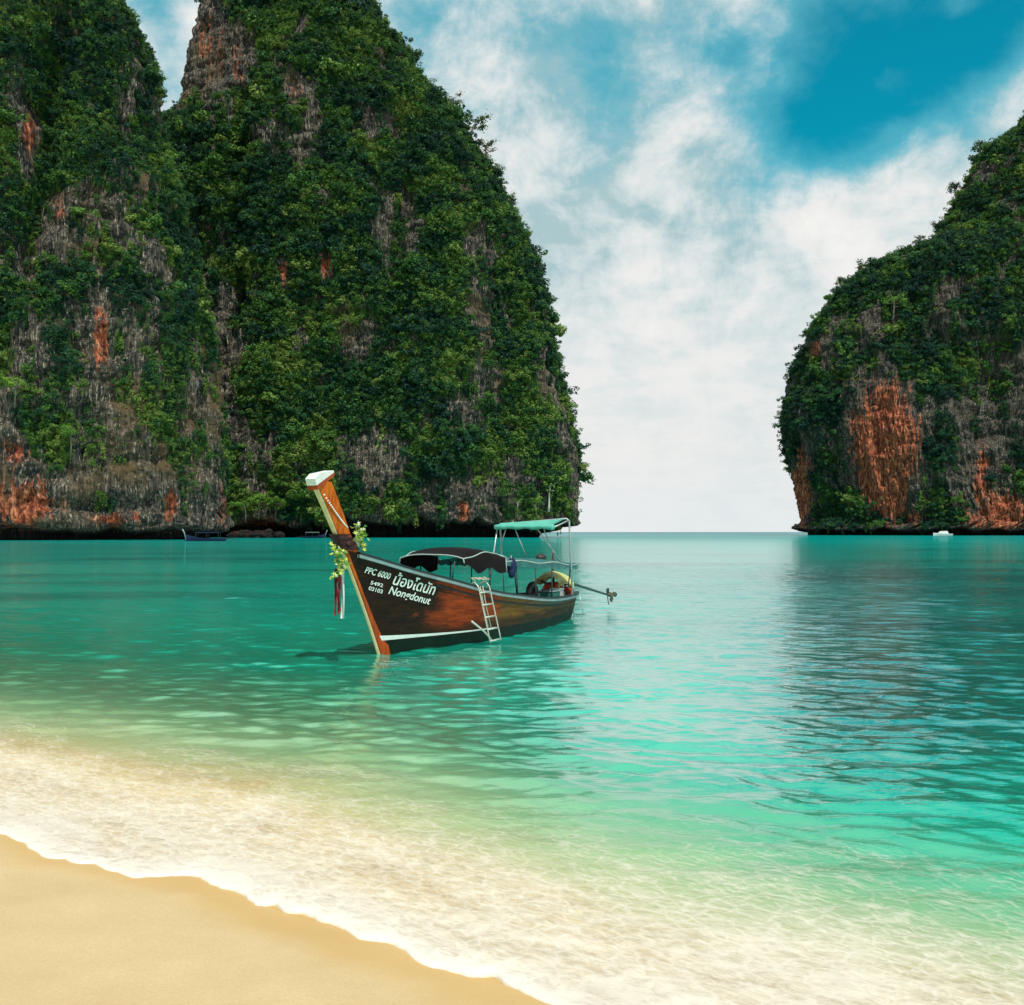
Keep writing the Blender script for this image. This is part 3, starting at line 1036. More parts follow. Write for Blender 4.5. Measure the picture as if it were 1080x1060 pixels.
def plant(key, name, label, sets, seed, tint_fn=None):
    """sets: list of (count, mode, scale mean, spread)"""
    d = CL[key]
    r = np.random.default_rng(seed)
    cen, nrm, area, veg = d['cen'].reshape(-1, 3), d['nrm'].reshape(-1, 3), d['area'].ravel(), d['veg'].ravel()
    # looking out on the bay, or up
    flip = np.sign(nrm[:, 1].mean()) if False else 1.0
    face = -nrm[:, 1] * flip
    if np.average(face, weights=area * (cen[:, 1] < d['D'])) < 0:
        nrm = -nrm
        face = -nrm[:, 1]
    P, ROT, SC, VAR, TI = [], [], [], [], []
    base_w = area * (face > -0.45) * (cen[:, 2] > 2.5)
    for cnt, mode, sm, sp in sets:
        up = nrm[:, 2]
        if mode == 'crown':
            w = base_w * sstep(0.40, 0.75, veg + 0.35 * up)
            vs = (0, 1, 2)
        elif mode == 'shrub':
            w = base_w * sstep(0.18, 0.6, veg + 0.15 * up)
            vs = (3, 3, 0)
        else:
            w = base_w * sstep(0.12, 0.45, veg) * (0.5 + 1.0 * (up < 0.1))
            vs = (4, 5)
        w = w / w.sum()
        i = r.choice(len(w), cnt, p=w)
        s = sm * np.exp(r.normal(size=cnt) * sp)
        p = cen[i] + r.normal(size=(cnt, 3)) * 0.4
        p = p + nrm[i] * (s * (0.30 if mode != 'vine' else 0.12))[:, None]
        if mode == 'crown':
            p[:, 2] += s * 0.15
        if mode == 'vine':
            rz = np.arctan2(nrm[i, 0], -nrm[i, 1]) + r.normal(size=cnt) * 0.3
            rot = np.stack([r.normal(size=cnt) * 0.08, r.normal(size=cnt) * 0.12, rz], -1)
            sc = np.stack([s, s, s * (0.7 + 0.7 * r.random(cnt))], -1)
        else:
            rot = np.stack([r.normal(size=cnt) * 0.25, r.normal(size=cnt) * 0.25, r.random(cnt) * 2 * PI], -1)
            sc = np.stack([s, s, s * (0.8 + 0.4 * r.random(cnt))], -1)
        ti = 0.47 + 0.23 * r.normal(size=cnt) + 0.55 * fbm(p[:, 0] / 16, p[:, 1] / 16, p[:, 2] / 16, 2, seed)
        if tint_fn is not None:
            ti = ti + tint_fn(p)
        P.append(p); ROT.append(rot); SC.append(sc); VAR.append(r.choice(vs, cnt)); TI.append(np.clip(ti, 0, 1))
    P, ROT, SC, VAR, TI = map(np.concatenate, (P, ROT, SC, VAR, TI))
    me = bpy.data.meshes.new(name)
    me.vertices.add(len(P))
    me.vertices.foreach_set('co', P.astype(np.float32).ravel())
    for nm, dat in (('rot', ROT), ('scl', SC)):
        a = me.attributes.new(nm, 'FLOAT_VECTOR', 'POINT')
        a.data.foreach_set('vector', dat.astype(np.float32).ravel())
    a = me.attributes.new('variant', 'INT', 'POINT')
    a.data.foreach_set('value', VAR.astype(np.int32))
    fattr(me, 'tint', TI)
    o = link_me(name, me, leaf_mat)
    md = o.modifiers.new('scatter', 'NODES')
    md.node_group = SCATTER
    tag(o, label, 'jungle', kind='stuff')
    return o


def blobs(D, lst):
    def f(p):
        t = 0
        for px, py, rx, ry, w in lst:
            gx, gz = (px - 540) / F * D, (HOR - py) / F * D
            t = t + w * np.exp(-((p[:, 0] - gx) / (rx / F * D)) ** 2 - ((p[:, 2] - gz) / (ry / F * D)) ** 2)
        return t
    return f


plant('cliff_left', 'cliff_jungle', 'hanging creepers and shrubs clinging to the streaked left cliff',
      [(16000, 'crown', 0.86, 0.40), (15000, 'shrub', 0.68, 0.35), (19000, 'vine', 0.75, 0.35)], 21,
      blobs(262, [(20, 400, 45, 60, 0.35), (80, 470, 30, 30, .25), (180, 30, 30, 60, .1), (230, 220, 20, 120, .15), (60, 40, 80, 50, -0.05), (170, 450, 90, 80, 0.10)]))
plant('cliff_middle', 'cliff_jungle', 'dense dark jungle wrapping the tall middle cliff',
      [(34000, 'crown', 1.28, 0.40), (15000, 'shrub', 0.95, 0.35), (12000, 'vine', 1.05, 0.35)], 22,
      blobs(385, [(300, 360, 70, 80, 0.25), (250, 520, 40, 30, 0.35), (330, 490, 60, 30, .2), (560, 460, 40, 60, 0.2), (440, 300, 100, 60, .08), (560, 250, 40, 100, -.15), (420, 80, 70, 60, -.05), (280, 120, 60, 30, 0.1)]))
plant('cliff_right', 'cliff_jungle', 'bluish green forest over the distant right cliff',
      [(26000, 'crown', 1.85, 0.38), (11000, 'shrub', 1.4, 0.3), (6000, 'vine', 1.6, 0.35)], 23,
      blobs(600, [(935, 325, 40, 20, 0.5), (940, 385, 50, 14, 0.45), (1065, 405, 25, 25, 0.5), (1005, 525, 16, 8, .5), (1060, 370, 40, 14, .35), (980, 300, 120, 120, -.22), (880, 440, 60, 80, -.2), (1000, 450, 60, 60, -.2)]))  # negative weights put the right cliff's shade and haze into the leaf tint

# ------------------------------------------------------------------ the longtail boat
BS = Vector((1.25, 25.3))
BH = Vector((-0.44320725, -0.89641917))
BRZ = math.atan2(BH.y, BH.x)
LW = 8.36
BM = Matrix.Translation((BS.x, BS.y, 0)) @ Matrix.Rotation(BRZ, 4, 'Z')


def xs(z):
    return LW + 0.50 * z + 0.04 * z * abs(z)


def gfun(u):
    t = min(max((u - 0.45) / 0.55, 0), 1)
    return t ** 1.5


_U = [0, .05, .1, .3, .5, .68, .8, .9, .96, 1.0]
_ZG = [.70, .68, .68, .72, .88, 1.10, 1.36, 1.62, 1.83, 1.97]
_BG = [.50, .62, .70, .90, .96, .93, .77, .49, .25, .07]
_BW = [.34, .46, .54, .74, .80, .70, .48, .24, .12, .05]


def _ci(u, xs_, ys_):
    """smooth interpolation (monotone-ish cubic)"""
    x = np.array(xs_); y = np.array(ys_)
    m = np.gradient(y, x)
    i = int(min(max(np.searchsorted(x, u) - 1, 0), len(x) - 2))
    h = x[i + 1] - x[i]
    t = (u - x[i]) / h
    return float((1 + 2 * t) * (1 - t) ** 2 * y[i] + t * (1 - t) ** 2 * h * m[i] + t * t * (3 - 2 * t) * y[i + 1] + t * t * (t - 1) * h * m[i + 1])


def zg(u): return _ci(u, _U, _ZG)
def bg(u): return max(0.04, _ci(u, _U, _BG))
def bw(u): return max(0.03, _ci(u, _U, _BW))


def hx(u, z):
    return LW * u + (xs(z) - LW) * gfun(u) - 0.12 * max(z, 0) * (1 - u) ** 6


def hy(u, z):
    if z < 0:
        return bw(u) * max(0.0, 1 - (min(-z, .35) / .35) ** 2.4)
    t = min(z / zg(u), 1.0)
    return bw(u) + (bg(u) - bw(u)) * t ** 0.75


def u_of(x, z):
    a, b = 0.0, 1.0
    for _ in range(30):
        m = (a + b) / 2
        if hx(m, z) < x:
            a = m
        else:
            b = m
    return (a + b) / 2


def port(x, z, off=0.0):
    return Vector((x, hy(u_of(x, z), z) + off, z))


# --- materials of the boat
def hull_wood():
    m, nt, out = newmat('hull_planks')
    co = objco(nt)
    sp = nd(nt, 'ShaderNodeSeparateXYZ')
    lk(nt, co, sp.inputs[0])
    x, y, z = sp.outputs
    g = noise(nt, scalev(nt, co, (0.8, 6, 9)), 1.6, 6, 0.6, 0.4)
    f = noise(nt, scalev(nt, co, (2, 20, 45)), 2.0, 4, 0.6)
    blot = noise(nt, scalev(nt, co, (0.9, 1, 2.2)), 1.3, 5, 0.6, 0.5)
    dark = ramp(nt, g, [(0.3, (0.007, 0.0035, 0.002)), (0.7, (0.036, 0.012, 0.005))])
    red = ramp(nt, g, [(0.3, (0.13, 0.016, 0.004)), (0.7, (0.40, 0.055, 0.008))])
    gold = ramp(nt, g, [(0.3, (0.07, 0.028, 0.004)), (0.7, (0.22, 0.095, 0.010))])
    wob = mth(nt, 'ADD', x, mth(nt, 'MULTIPLY', mth(nt, 'SUBTRACT', blot, 0.5), 2.4))
    zz = mth(nt, 'ADD', z, mth(nt, 'MULTIPLY', mth(nt, 'SUBTRACT', blot, 0.5), 0.5))
    c = mixc(nt, mapr(nt, wob, 5.0, 6.0), gold, red)
    c = mixc(nt, mapr(nt, wob, 6.9, 7.6), c, dark)
    c = mixc(nt, mth(nt, 'MULTIPLY', mapr(nt, zz, 0.54, 0.36), 0.85), c, dark)
    c = mixc(nt, mth(nt, 'MULTIPLY', mapr(nt, f, 0.55, 0.72), 0.35), c, (0.02, 0.010, 0.006))
    # teal wash on the top plank near the stern
    topl = nd(nt, 'ShaderNodeMath', operation='SUBTRACT')
    lk(nt, z, topl.inputs[0])
    topl.inputs[1].default_value = 0.50
    tw = mth(nt, 'MULTIPLY', mapr(nt, topl.outputs[0], 0.02, 0.06), mapr(nt, x, 4.2, 2.2))
    c = mixc(nt, mth(nt, 'MULTIPLY', tw, 0.8), c, (0.025, 0.10, 0.085))
    # dark green bottom paint
    bot = mapr(nt, mth(nt, 'ADD', z, mth(nt, 'MULTIPLY', g, 0.03)), 0.27, 0.25)
    c = mixc(nt, bot, c, ramp(nt, blot, [(0.35, (0.0015, 0.006, 0.004)), (0.7, (0.005, 0.017, 0.010))]))
    seam = nd(nt, 'ShaderNodeTexWave', bands_direction='Z', wave_profile='SAW')
    lk(nt, attr(nt, 'strake', out='Vector'), seam.inputs['Vector'])
    st = attr(nt, 'strake')
    fr_ = mth(nt, 'FRACT', mth(nt, 'MULTIPLY', st, 6.0))
    edge = mapr(nt, fr_, 0.0, 0.09, 1.0, 0.0)
    c = mixc(nt, mth(nt, 'MULTIPLY', edge, 0.7), c, (0.006, 0.004, 0.003))
    scuff = noise(nt, scalev(nt, co, (3, 3, 22)), 2.2, 6, 0.7, 0.6)
    c = mixc(nt, mth(nt, 'MULTIPLY', mapr(nt, scuff, 0.60, 0.74), 0.45), c, (0.16, 0.12, 0.085))
    h = mth(nt, 'SUBTRACT', mth(nt, 'MULTIPLY', f, 0.3), edge)
    p = princ(nt, out, c, mapr(nt, blot, 0.3, 0.7, 0.4, 0.6), 0.0, bump(nt, h, 0.5, 0.01), coat=0.0, spec=0.14)
    p.inputs['Coat Roughness'].default_value = 0.25
    return m


def varnish(name, lo, hi, coat=0.4, low=None):
    m, nt, out = newmat(name)
    co = objco(nt)
    g = noise(nt, scalev(nt, co, (9, 9, 1.2)), 2.0, 6, 0.62, 0.5)
    w = noise(nt, co, 2.2, 4)
    c = ramp(nt, g, [(0.3, lo), (0.68, hi)])
    c = mixc(nt, mapr(nt, w, 0.55, 0.8, 0, 0.6), c, lo)
    if low is not None:      # the lower stem is painted redder
        sp = nd(nt, 'ShaderNodeSeparateXYZ')
        lk(nt, co, sp.inputs[0])
        zz = mth(nt, 'ADD', sp.outputs[2], mth(nt, 'MULTIPLY', w, 0.5))
        c = mixc(nt, mapr(nt, zz, 2.1, 1.2, 0.0, 0.8), c, ramp(nt, g, [(0.3, low[0]), (0.68, low[1])]))
    princ(nt, out, c, 0.45, 0.0, bump(nt, g, 0.2, 0.01), coat, spec=0.15)
    return m


M = dict(
    hull=hull_wood(),
    orange=varnish('orange_varnished_wood', (0.30, 0.040, 0.005), (0.72, 0.17, 0.010), 0.03, ((0.16, 0.016, 0.004), (0.50, 0.062, 0.008))),
    redwood=varnish('red_varnished_wood', (0.22, 0.03, 0.008), (0.48, 0.08, 0.014), 0.08),
    cream=simple('cream_paint', (0.66, 0.50, 0.27), 0.5, var=0.15),
    white=simple('white_paint', (0.74, 0.73, 0.69), 0.45, var=0.12, scale=9),
    rail=simple('blue_grey_paint', (0.20, 0.27, 0.27), 0.5, var=0.3, scale=5),
    darkrail=simple('dark_rail', (0.02, 0.03, 0.032), 0.5),
    inner=simple('green_inside_paint', (0.03, 0.15, 0.12), 0.6, var=0.4, scale=4),
    deck=simple('worn_deck_boards', (0.10, 0.09, 0.07), 0.8, var=0.4, scale=8, stretch=(1, 6, 1)),
    maroon=simple('dark_maroon_tarp', (0.005, 0.002, 0.0024), 0.95, var=0.5, scale=3, bmp=0.4),
    teal=simple('teal_tarp', (0.035, 0.13, 0.125), 0.75, var=0.3, scale=4, bmp=0.4),
    green=simple('sea_green_canvas', (0.10, 0.40, 0.30), 0.7, var=0.25, scale=5, bmp=0.4),
    steel=simple('galvanised_tube', (0.42, 0.45, 0.44), 0.4, 0.5, var=0.2, scale=12),
    dkpole=simple('dark_pole', (0.03, 0.06, 0.06), 0.6),
    ladder=simple('brushed_aluminium', (0.55, 0.53, 0.46), 0.4, 0.35, var=0.15, scale=14),
    yellow=simple('pale_yellow_cover', (0.50, 0.46, 0.17), 0.6, var=0.25, scale=7, bmp=0.3),
    redp=simple('red_engine_paint', (0.42, 0.045, 0.02), 0.5, var=0.35, scale=9),
    black=simple('black_rubber', (0.012, 0.012, 0.013), 0.8, var=0.4, scale=12),
    iron=simple('dark_oily_iron', (0.05, 0.045, 0.04), 0.5, 0.4, var=0.5, scale=14),
    shaft=simple('weathered_shaft', (0.045, 0.085, 0.075), 0.5, 0.2, var=0.4, scale=10),
    bronze=simple('bronze_blade', (0.16, 0.14, 0.10), 0.5, 0.5, var=0.3),
    navy=simple('navy_cloth', (0.012, 0.02, 0.06), 0.8, var=0.4, bmp=0.4),
    sash=simple('brown_silk', (0.05, 0.018, 0.02), 0.6, var=0.5, scale=12, bmp=0.4),
    ribbonred=simple('maroon_ribbon', (0.20, 0.014, 0.022), 0.5, var=0.4, scale=10),
    ribbonwhite=simple('white_ribbon', (0.62, 0.62, 0.58), 0.6, var=0.2),
    flower=simple('yellow_green_petals', (0.50, 0.56, 0.10), 0.6, var=0.35, scale=9),
    flowerw=simple('pale_petals', (0.66, 0.66, 0.46), 0.6, var=0.2, scale=9),
    leafg=simple('green_stems', (0.06, 0.22, 0.03), 0.6, var=0.4),
    rope=simple('pale_rope', (0.40, 0.36, 0.26), 0.9, var=0.3, scale=30, bmp=0.5),
    piping=simple('grey_piping', (0.36, 0.42, 0.38), 0.7, var=0.2),
    letter=simple('white_letter_paint', (0.80, 0.80, 0.74), 0.5, var=0.08),
    orangecloth=simple('orange_life_vest', (0.62, 0.16, 0.02), 0.8, var=0.25),
)

boat = empty('longtail_boat', (BS.x, BS.y, 0), BRZ)
tag(boat, 'wooden longtail boat with tall orange prow floating in the turquoise bay', 'boat')


def build_hull():
    us = [i / 60 for i in range(61)]
    lv = [-.35, -.30, -.2, -.1]
    nz = 16
    rows, strake = [], []
    for sd in (1,):
        pass
    V, FA, ST = [], [], []
    prof_n = len(lv) + nz + 1
    for u in us:
        g = zg(u)
        zl = lv + [g * k / nz for k in range(nz + 1)]
        ring = [(hx(u, z), hy(u, z), z) for z in zl]
        full = [(x, -y, z) for x, y, z in ring[::-1]] + ring[1:]
        V += full
        sv = [k / (prof_n - 1) for k in range(prof_n)]
        ST += sv[::-1] + sv[1:]
    nc = 2 * prof_n - 1
    for i in range(len(us) - 1):
        for j in range(nc - 1):
            FA.append((i * nc + j, (i + 1) * nc + j, (i + 1) * nc + j + 1, i * nc + j + 1))
    FA.append(tuple(range(nc)))           # transom
    me = bpy.data.meshes.new('hull')
    me.from_pydata(V, [], FA)
    me.polygons.foreach_set('use_smooth', [True] * (len(FA) - 1) + [False])
    fattr(me, 'strake', ST)
    link_me('hull', me, M['hull'], boat)
    # inside lining and deck
    b = MB()
    for sgn in (1, -1):
        rws = []
        for u in [i / 40 for i in range(41)]:
            uu = 0.012 + u * 0.93
            g = zg(uu)
            zz0 = min(0.28 + 0.5 * max(0, uu - .6), g - 0.1)
            rws.append([(hx(uu, zz0 + (g - zz0) * k / 6), sgn * max(0.015, hy(uu, zz0 + (g - zz0) * k / 6) - 0.045), zz0 + (g - zz0) * k / 6) for k in range(7)])
        b.sheet(rws)
    yy = bg(0.012) - .05
    b.box((0.07, 0, .49), (0.04, 2 * yy - .02, .36))
    b.build('inner_lining', M['inner'], boat)
    b = MB()
    rws = []
    for u in [i / 40 for i in range(41)]:
        uu = 0.02 + u * 0.92
        z0 = 0.285 + 0.5 * max(0, uu - .6)
        w = hy(uu, z0) - 0.05
        rws.append([(hx(uu, z0), w * k, z0) for k in (-1, -.5, 0, .5, 1)])
    b.sheet(rws)
    b.build('deck', M['deck'], boat)
    # covered foredeck
    b = MB()
    rws = []
    for k in range(9):
        uu = 0.86 + 0.11 * k / 8
        z0 = zg(uu) - 0.03
        w = bg(uu) - 0.03
        rws.append([(hx(uu, z0), w * q, z0 + 0.02 * (1 - q * q)) for q in (-1, -.5, 0, .5, 1)])
    b.sheet(rws)
    b.build('foredeck', M['inner'], boat)
    # rails
    for sgn in (1, -1):
        b = MB()
        d = MB()
        r2, r3 = MB(), MB()
        us2 = [i / 70 for i in range(70)]
        def strip(mb, zoff, h, o0, o1):
            rws = []
            for u in us2:
                z = zg(u) + zoff
                x = hx(u, zg(u))
                y = bg(u)
                rws.append([(x, sgn * (y + o0), z), (x, sgn * (y + o0), z + h), (x, sgn * (y + o1), z + h), (x, sgn * (y + o1), z), (x, sgn * (y + o0), z)])
            mb.sheet(rws, smooth=False)
        strip(b, -0.075, 0.06, -0.002, 0.045)
        strip(d, -0.012, 0.035, -0.06, 0.055)
        b.build('side_rail', M['rail'], boat)
        d.build('gunwale', M['darkrail'], boat)
        # second rubbing strake
        rws = []
        for u in us2[:60]:
            z = zg(u) - 0.19
            x = hx(u, z)
            y = hy(u, z)
            rws.append([(x, sgn * (y - .003), z - .018), (x, sgn * (y + .02), z - .014), (x, sgn * (y + .02), z + .014), (x, sgn * (y - .003), z + .018)])
        r2.sheet(rws)
        r2.build('rubbing_strake', M['darkrail'] if True else None, boat)
        # white boot stripe
        rws = []
        for k in range(50):
            x = 5.3 + (8.52 - 5.3) * k / 49
            hw = 0.013 + 0.035 * (k / 49) ** 2
            zc = 0.265 + 0.055 * (k / 49) ** 2
            p1, p2 = port(x, zc - hw, .006), port(x, zc + hw, .006)
            rws.append([(p1.x, sgn * p1.y, p1.z), (p2.x, sgn * p2.y, p2.z)])
        r3.sheet(rws)
        r3.build('boot_stripe', M['white'], boat)


build_hull()


def stem_w(z):
    return float(np.interp(z, [-.3, 0.2, 1.0, 1.9, 2.2, 2.8, 3.3], [.22, .28, .33, .37, .30, .36, .41]))


def build_prow():
    zs = [-.3 + i * 0.12 for i in range(31)]
    zs = [z for z in zs if z < 3.16] + [3.16]
    for nm, mat, o0, th0, extra in (('stem_post', M['orange'], 0.0, 0.098, 1), ('stem_edge', M['cream'], 0.0, 0.032, 0)):
        b = MB()
        rws = []
        for z in zs:
            f = xs(z) + 0.10
            th = th0 * (1.0 + (0.25 if extra else 0.7) * min(1, max(0, (z - 1.7) / 0.8)))
            if extra:
                r = f - stem_w(z)
                fr = f - 0.035
                rws.append([(r, -th, z), (fr, -th * .55, z), (fr + .012, 0, z), (fr, th * .55, z), (r, th, z), (r, -th, z)])
            else:
                rws.append([(f - .034, -th, z), (f, -th * .7, z), (f + .012, 0, z), (f, th * .7, z), (f - .034, th, z)])
        b.sheet(rws, smooth=False)
        n = len(rws[0])
        o = b.build(nm, mat, boat)
    # white cap, cut on the slant
    b = MB()
    b.prism([(10.42, 3.08), (10.47, 3.19), (10.35, 3.285), (9.96, 3.36), (9.945, 3.325)], -.103, .103)
    b.build('prow_cap', M['white'], boat)
    b = MB()
    b.prism([(10.40, 3.01), (10.41, 3.072), (9.935, 3.322), (9.94, 3.27)], -.106, .106)
    b.build('cap_band', M['redwood'], boat)
    # bead string slung across the post
    b = MB()
    n = 22
    for i in range(n):
        t = i / (n - 1)
        z = 2.93 - 0.55 * t ** 0.8 - 0.05 * math.sin(PI * t)
        f = xs(z) + 0.05
        x = f - t * (stem_w(z) - 0.06)
        b.ball((x, 0.105, z), 0.017, 8, 5)
    b.build('bead_string', M['white'], boat)
    # silk sash bound round the neck
    b = MB()
    rws = []
    for i in range(9):
        z = 1.98 + 0.035 * i
        f, r = xs(z) + 0.135, xs(z) + 0.10 - stem_w(z) - 0.03
        o = 0.012 * math.sin(i * 2.4)
        rws.append([(r - o, -.11, z), (f + o, -.10 - o, z), (f + .02 + o, 0, z), (f + o, .10 + o, z), (r - o, .115 + o, z), (r - o, -.11, z)])
    b.sheet(rws)
    b.ball((xs(2.08) - .02, .13, 2.09), .055, 9, 7, (1.2, .8, 1), 0.3)
    b.build('sash', M['sash'], boat)


build_prow()


# --- lettering laid on the port bow
def text_mesh(body, size=1.0):
    cu = bpy.data.curves.new('lettering', 'FONT')
    cu.body = body
    cu.size = size
    cu.resolution_u = 4
    cu.offset = 0.014
    ob = bpy.data.objects.new('lettering', cu)
    COL.objects.link(ob)
    dg = bpy.context.evaluated_depsgraph_get()
    me = bpy.data.meshes.new_from_object(ob.evaluated_get(dg))
    bpy.data.objects.remove(ob)
    bpy.data.curves.remove(cu)
    return me


def letter(body, name, a, b, hgt, shear=0.25, embolden=0.0):
    """a, b: (x, z) of the baseline ends on the hull; hgt: height of a capital"""
    me = text_mesh(body)
    co = np.empty(len(me.vertices) * 3)
    me.vertices.foreach_get('co', co)
    co = co.reshape(-1, 3)
    x0, x1 = co[:, 0].min(), co[:, 0].max()
    cap = 0.70
    out = []
    for p in co:
        t = (p[0] - x0) / (x1 - x0)
        hh = p[1] / cap * hgt
        x = a[0] + (b[0] - a[0]) * t - shear * hh
        z = a[1] + (b[1] - a[1]) * t + hh
        out.append(port(x, z, 0.010))
    for v, q in zip(me.vertices, out):
        v.co = q
    me.materials.clear()
    link_me(name, me, M['letter'], boat)


def pix(px, py):
    """point of the port topsides that the photograph shows there"""
    y = 0.4
    for _ in range(12):
        k = (px - 540) / F
        nx_, ny_ = 0.89641917, -0.44320725
        bx, by = BS.x + y * nx_, BS.y + y * ny_
        x = (k * by - bx) / (BH.x - k * BH.y)
        z = EYE - (py - HOR) / F * (by + x * BH.y)
        y = 0.5 * y + 0.5 * hy(u_of(x, z), z)
    return x, z


letter('PPC 6000', 'registration_lettering', pix(384, 604), pix(410, 611), 0.105, 0.25)
letter('5492', 'registration_lettering', pix(390, 616), pix(403, 619.5), 0.062, 0.1)
letter('03103', 'registration_lettering', pix(388, 622), pix(402.5, 626), 0.068, 0.1)
letter('น้องโดนัท', 'name_lettering', pix(413, 616), pix(456.5, 627.5), 0.185, 0.25)
letter('Nongdonut', 'name_lettering', pix(409, 626), pix(452, 637.5), 0.135, 0.3)


# --- canopies
def build_canopies():
    # low dark awning over the fore part, its edge hanging in swags
    b = MB()
    rws = []
    n = 30
    for i in range(n + 1):
        t = i / n
        x = 4.85 + (6.55 - 4.85) * t
        hw = 0.85 - 0.10 * max(0, (t - .55) / .45) ** 1.3
        top = 1.95 - 0.10 * (2 * t - 1) ** 2 - 0.02 * math.sin(t * 9)
        hang = 0.32 + 0.07 * math.sin(PI * (2.1 * t + 0.1)) ** 2
        hang *= 1 - 0.75 * max(0, (t - .75) / .25)
        row = []
        for k in range(17):
            q = -1 + 2 * k / 16
            a = abs(q)
            if a <= 0.75:
                y = hw * q / 0.75
                z = top - 0.09 * (a / .75) ** 2.5
            else:
                y = hw * (1 + 0.03 * (a - .75) * 4) * (1 if q > 0 else -1)
                z = top - 0.09 - hang * (a - .75) * 4
            row.append((x, y, z + 0.008 * math.sin(17 * t + 5 * q)))
        rws.append(row)
    b.sheet(rws)
    fc = b.build('front_canopy', M['maroon'], boat)
    e = MB()
    e.tube([r[2] for r in rws], .014, 6)
    e.tube([r[14] for r in rws], .012, 6)
    e.tube(rws[0], .014, 6)
    e.tube(rws[-1], .014, 6)
    e.build('canopy_piping', M['piping'], fc)
    # teal awning aft
    b = MB()
    rws = []
    n = 22
    for i in range(n + 1):
        t = i / n
        x = 0.75 + (4.88 - 0.75) * t
        top = 1.56 + 0.21 * t - 0.025 * math.sin(t * 14)
        rws.append([(x, .84 * q, top - 0.09 * q * q + 0.006 * math.sin(9 * q + 11 * t)) for q in [-1 + k / 6 for k in range(13)]])
    b.sheet(rws, thick=(0, 0, -.012))
    rc = b.build('rear_canopy', M['teal'], boat)
    for sgn in (1, -1):
        v = MB()
        r2 = []
        for i in range(61):
            t = i / 60
            x = 0.75 + (4.88 - 0.75) * t
            top = 1.56 + 0.21 * t - 0.09
            r2.append([(x, sgn * .845, top), (x, sgn * (.85 + .012 * math.sin(t * 60)), top - 0.085 - 0.035 * abs(math.sin(t * 38)) - .02 * rnd.random())])
        v.sheet(r2)
        v.build('valance', M['teal'], rc)
    e = MB()
    e.tube([r[0] for r in rws], .012, 6)
    e.tube([r[-1] for r in rws], .014, 6)
    e.build('canopy_piping', M['piping'], rc)
    # posts
    for x, y, zt in ((1.1, .80, 1.45), (2.35, .84, 1.52), (3.3, .86, 1.58), (4.3, .88, 1.64), (5.6, .86, 1.70), (6.95, .78, 1.72)):
        for sgn in (1, -1):
            p = MB()
            u = u_of(x, 0.7)
            z0 = zg(u) - 0.12
            p.tube([(x, sgn * min(y, bg(u) - 0.05), z0), (x, sgn * min(y, .84), zt)], .016, 7)
            p.build('canopy_post', M['dkpole'], boat)
    # cross beams
    for x, z in ((1.1, 1.48), (2.35, 1.55), (3.3, 1.62), (4.27, 1.70)):
        p = MB()
        p.tube([(x, -.82, z - .07), (x, 0, z + .01), (x, .82, z - .07)], .014, 6)
        p.build('canopy_beam', M['dkpole'], boat)


build_canopies()


def build_stern_frame():
    fr, bk = (2.3, -.66, 2.41, .87, 2.41), (1.45, -1.02, 2.50, .90, 2.63)
    b = MB()
    b.tube([(fr[0], fr[1], fr[2]), (fr[0], fr[3], fr[4])], .022, 8)
    b.tube([(bk[0], bk[1], bk[2]), (bk[0], bk[3] - .06, bk[4]), (bk[0] - .02, bk[3], bk[4] - .05), (1.22, .90, .72)], .022, 8)
    b.tube([(bk[0], bk[1], bk[2]), (1.55, -.86, .70)], .020, 8)
    b.tube([(bk[0], bk[1] + .02, bk[2]), (fr[0], fr[1], fr[2])], .018, 8)
    b.tube([(bk[0], bk[3], bk[4] - .04), (fr[0], fr[3], fr[4])], .018, 8)
    b.tube([(fr[0], fr[1], fr[2]), (2.45, -.86, .72)], .018, 8)
    fo = b.build('stern_frame', M['steel'], boat)
    for a, c in (((2.3, -.42, 2.39), (2.1, -.80, 1.62)), ((2.3, -.18, 2.39), (2.2, .10, 1.66)), ((2.3, .42, 2.39), (1.62, .86, 1.42)), ((1.45, .15, 2.55), (1.3, .5, 1.5))):
        s_ = MB()
        s_.tube([a, c], .014, 6)
        s_.build('brace', M['steel'], fo)
    # cloth stretched on it and the roll in front
    b = MB()
    rws = []
    for i in range(9):
        t = i / 8
        rws.append([(fr[0] + (bk[0] - fr[0]) * t, (fr[1] + (bk[1] - fr[1]) * t) + ((fr[3] - .1) - (fr[1] + (bk[1] - fr[1]) * t)) * k / 10,
                     fr[2] + (bk[2] + 0.10 * k / 10 - fr[2]) * t + 0.028 - .04 * math.sin(PI * t) * math.sin(PI * k / 10)) for k in range(11)])
    b.sheet(rws, thick=(0, 0, -.01))
    b.build('stern_awning', M['green'], boat)
    b = MB()
    pts = [(fr[0] + .04, fr[1] - .05 + (fr[3] - fr[1] + .02) * i / 12, fr[2] + 0.01 + .008 * math.sin(i * 2.1)) for i in range(13)]
    b.tube(pts, [.055 + .012 * math.sin(i * 1.7) for i in range(13)], 10)
    b.ball((pts[-1][0], pts[-1][1], pts[-1][2] - .01), .075, 9, 6)
    b.build('rolled_awning', M['green'], boat)


build_stern_frame()


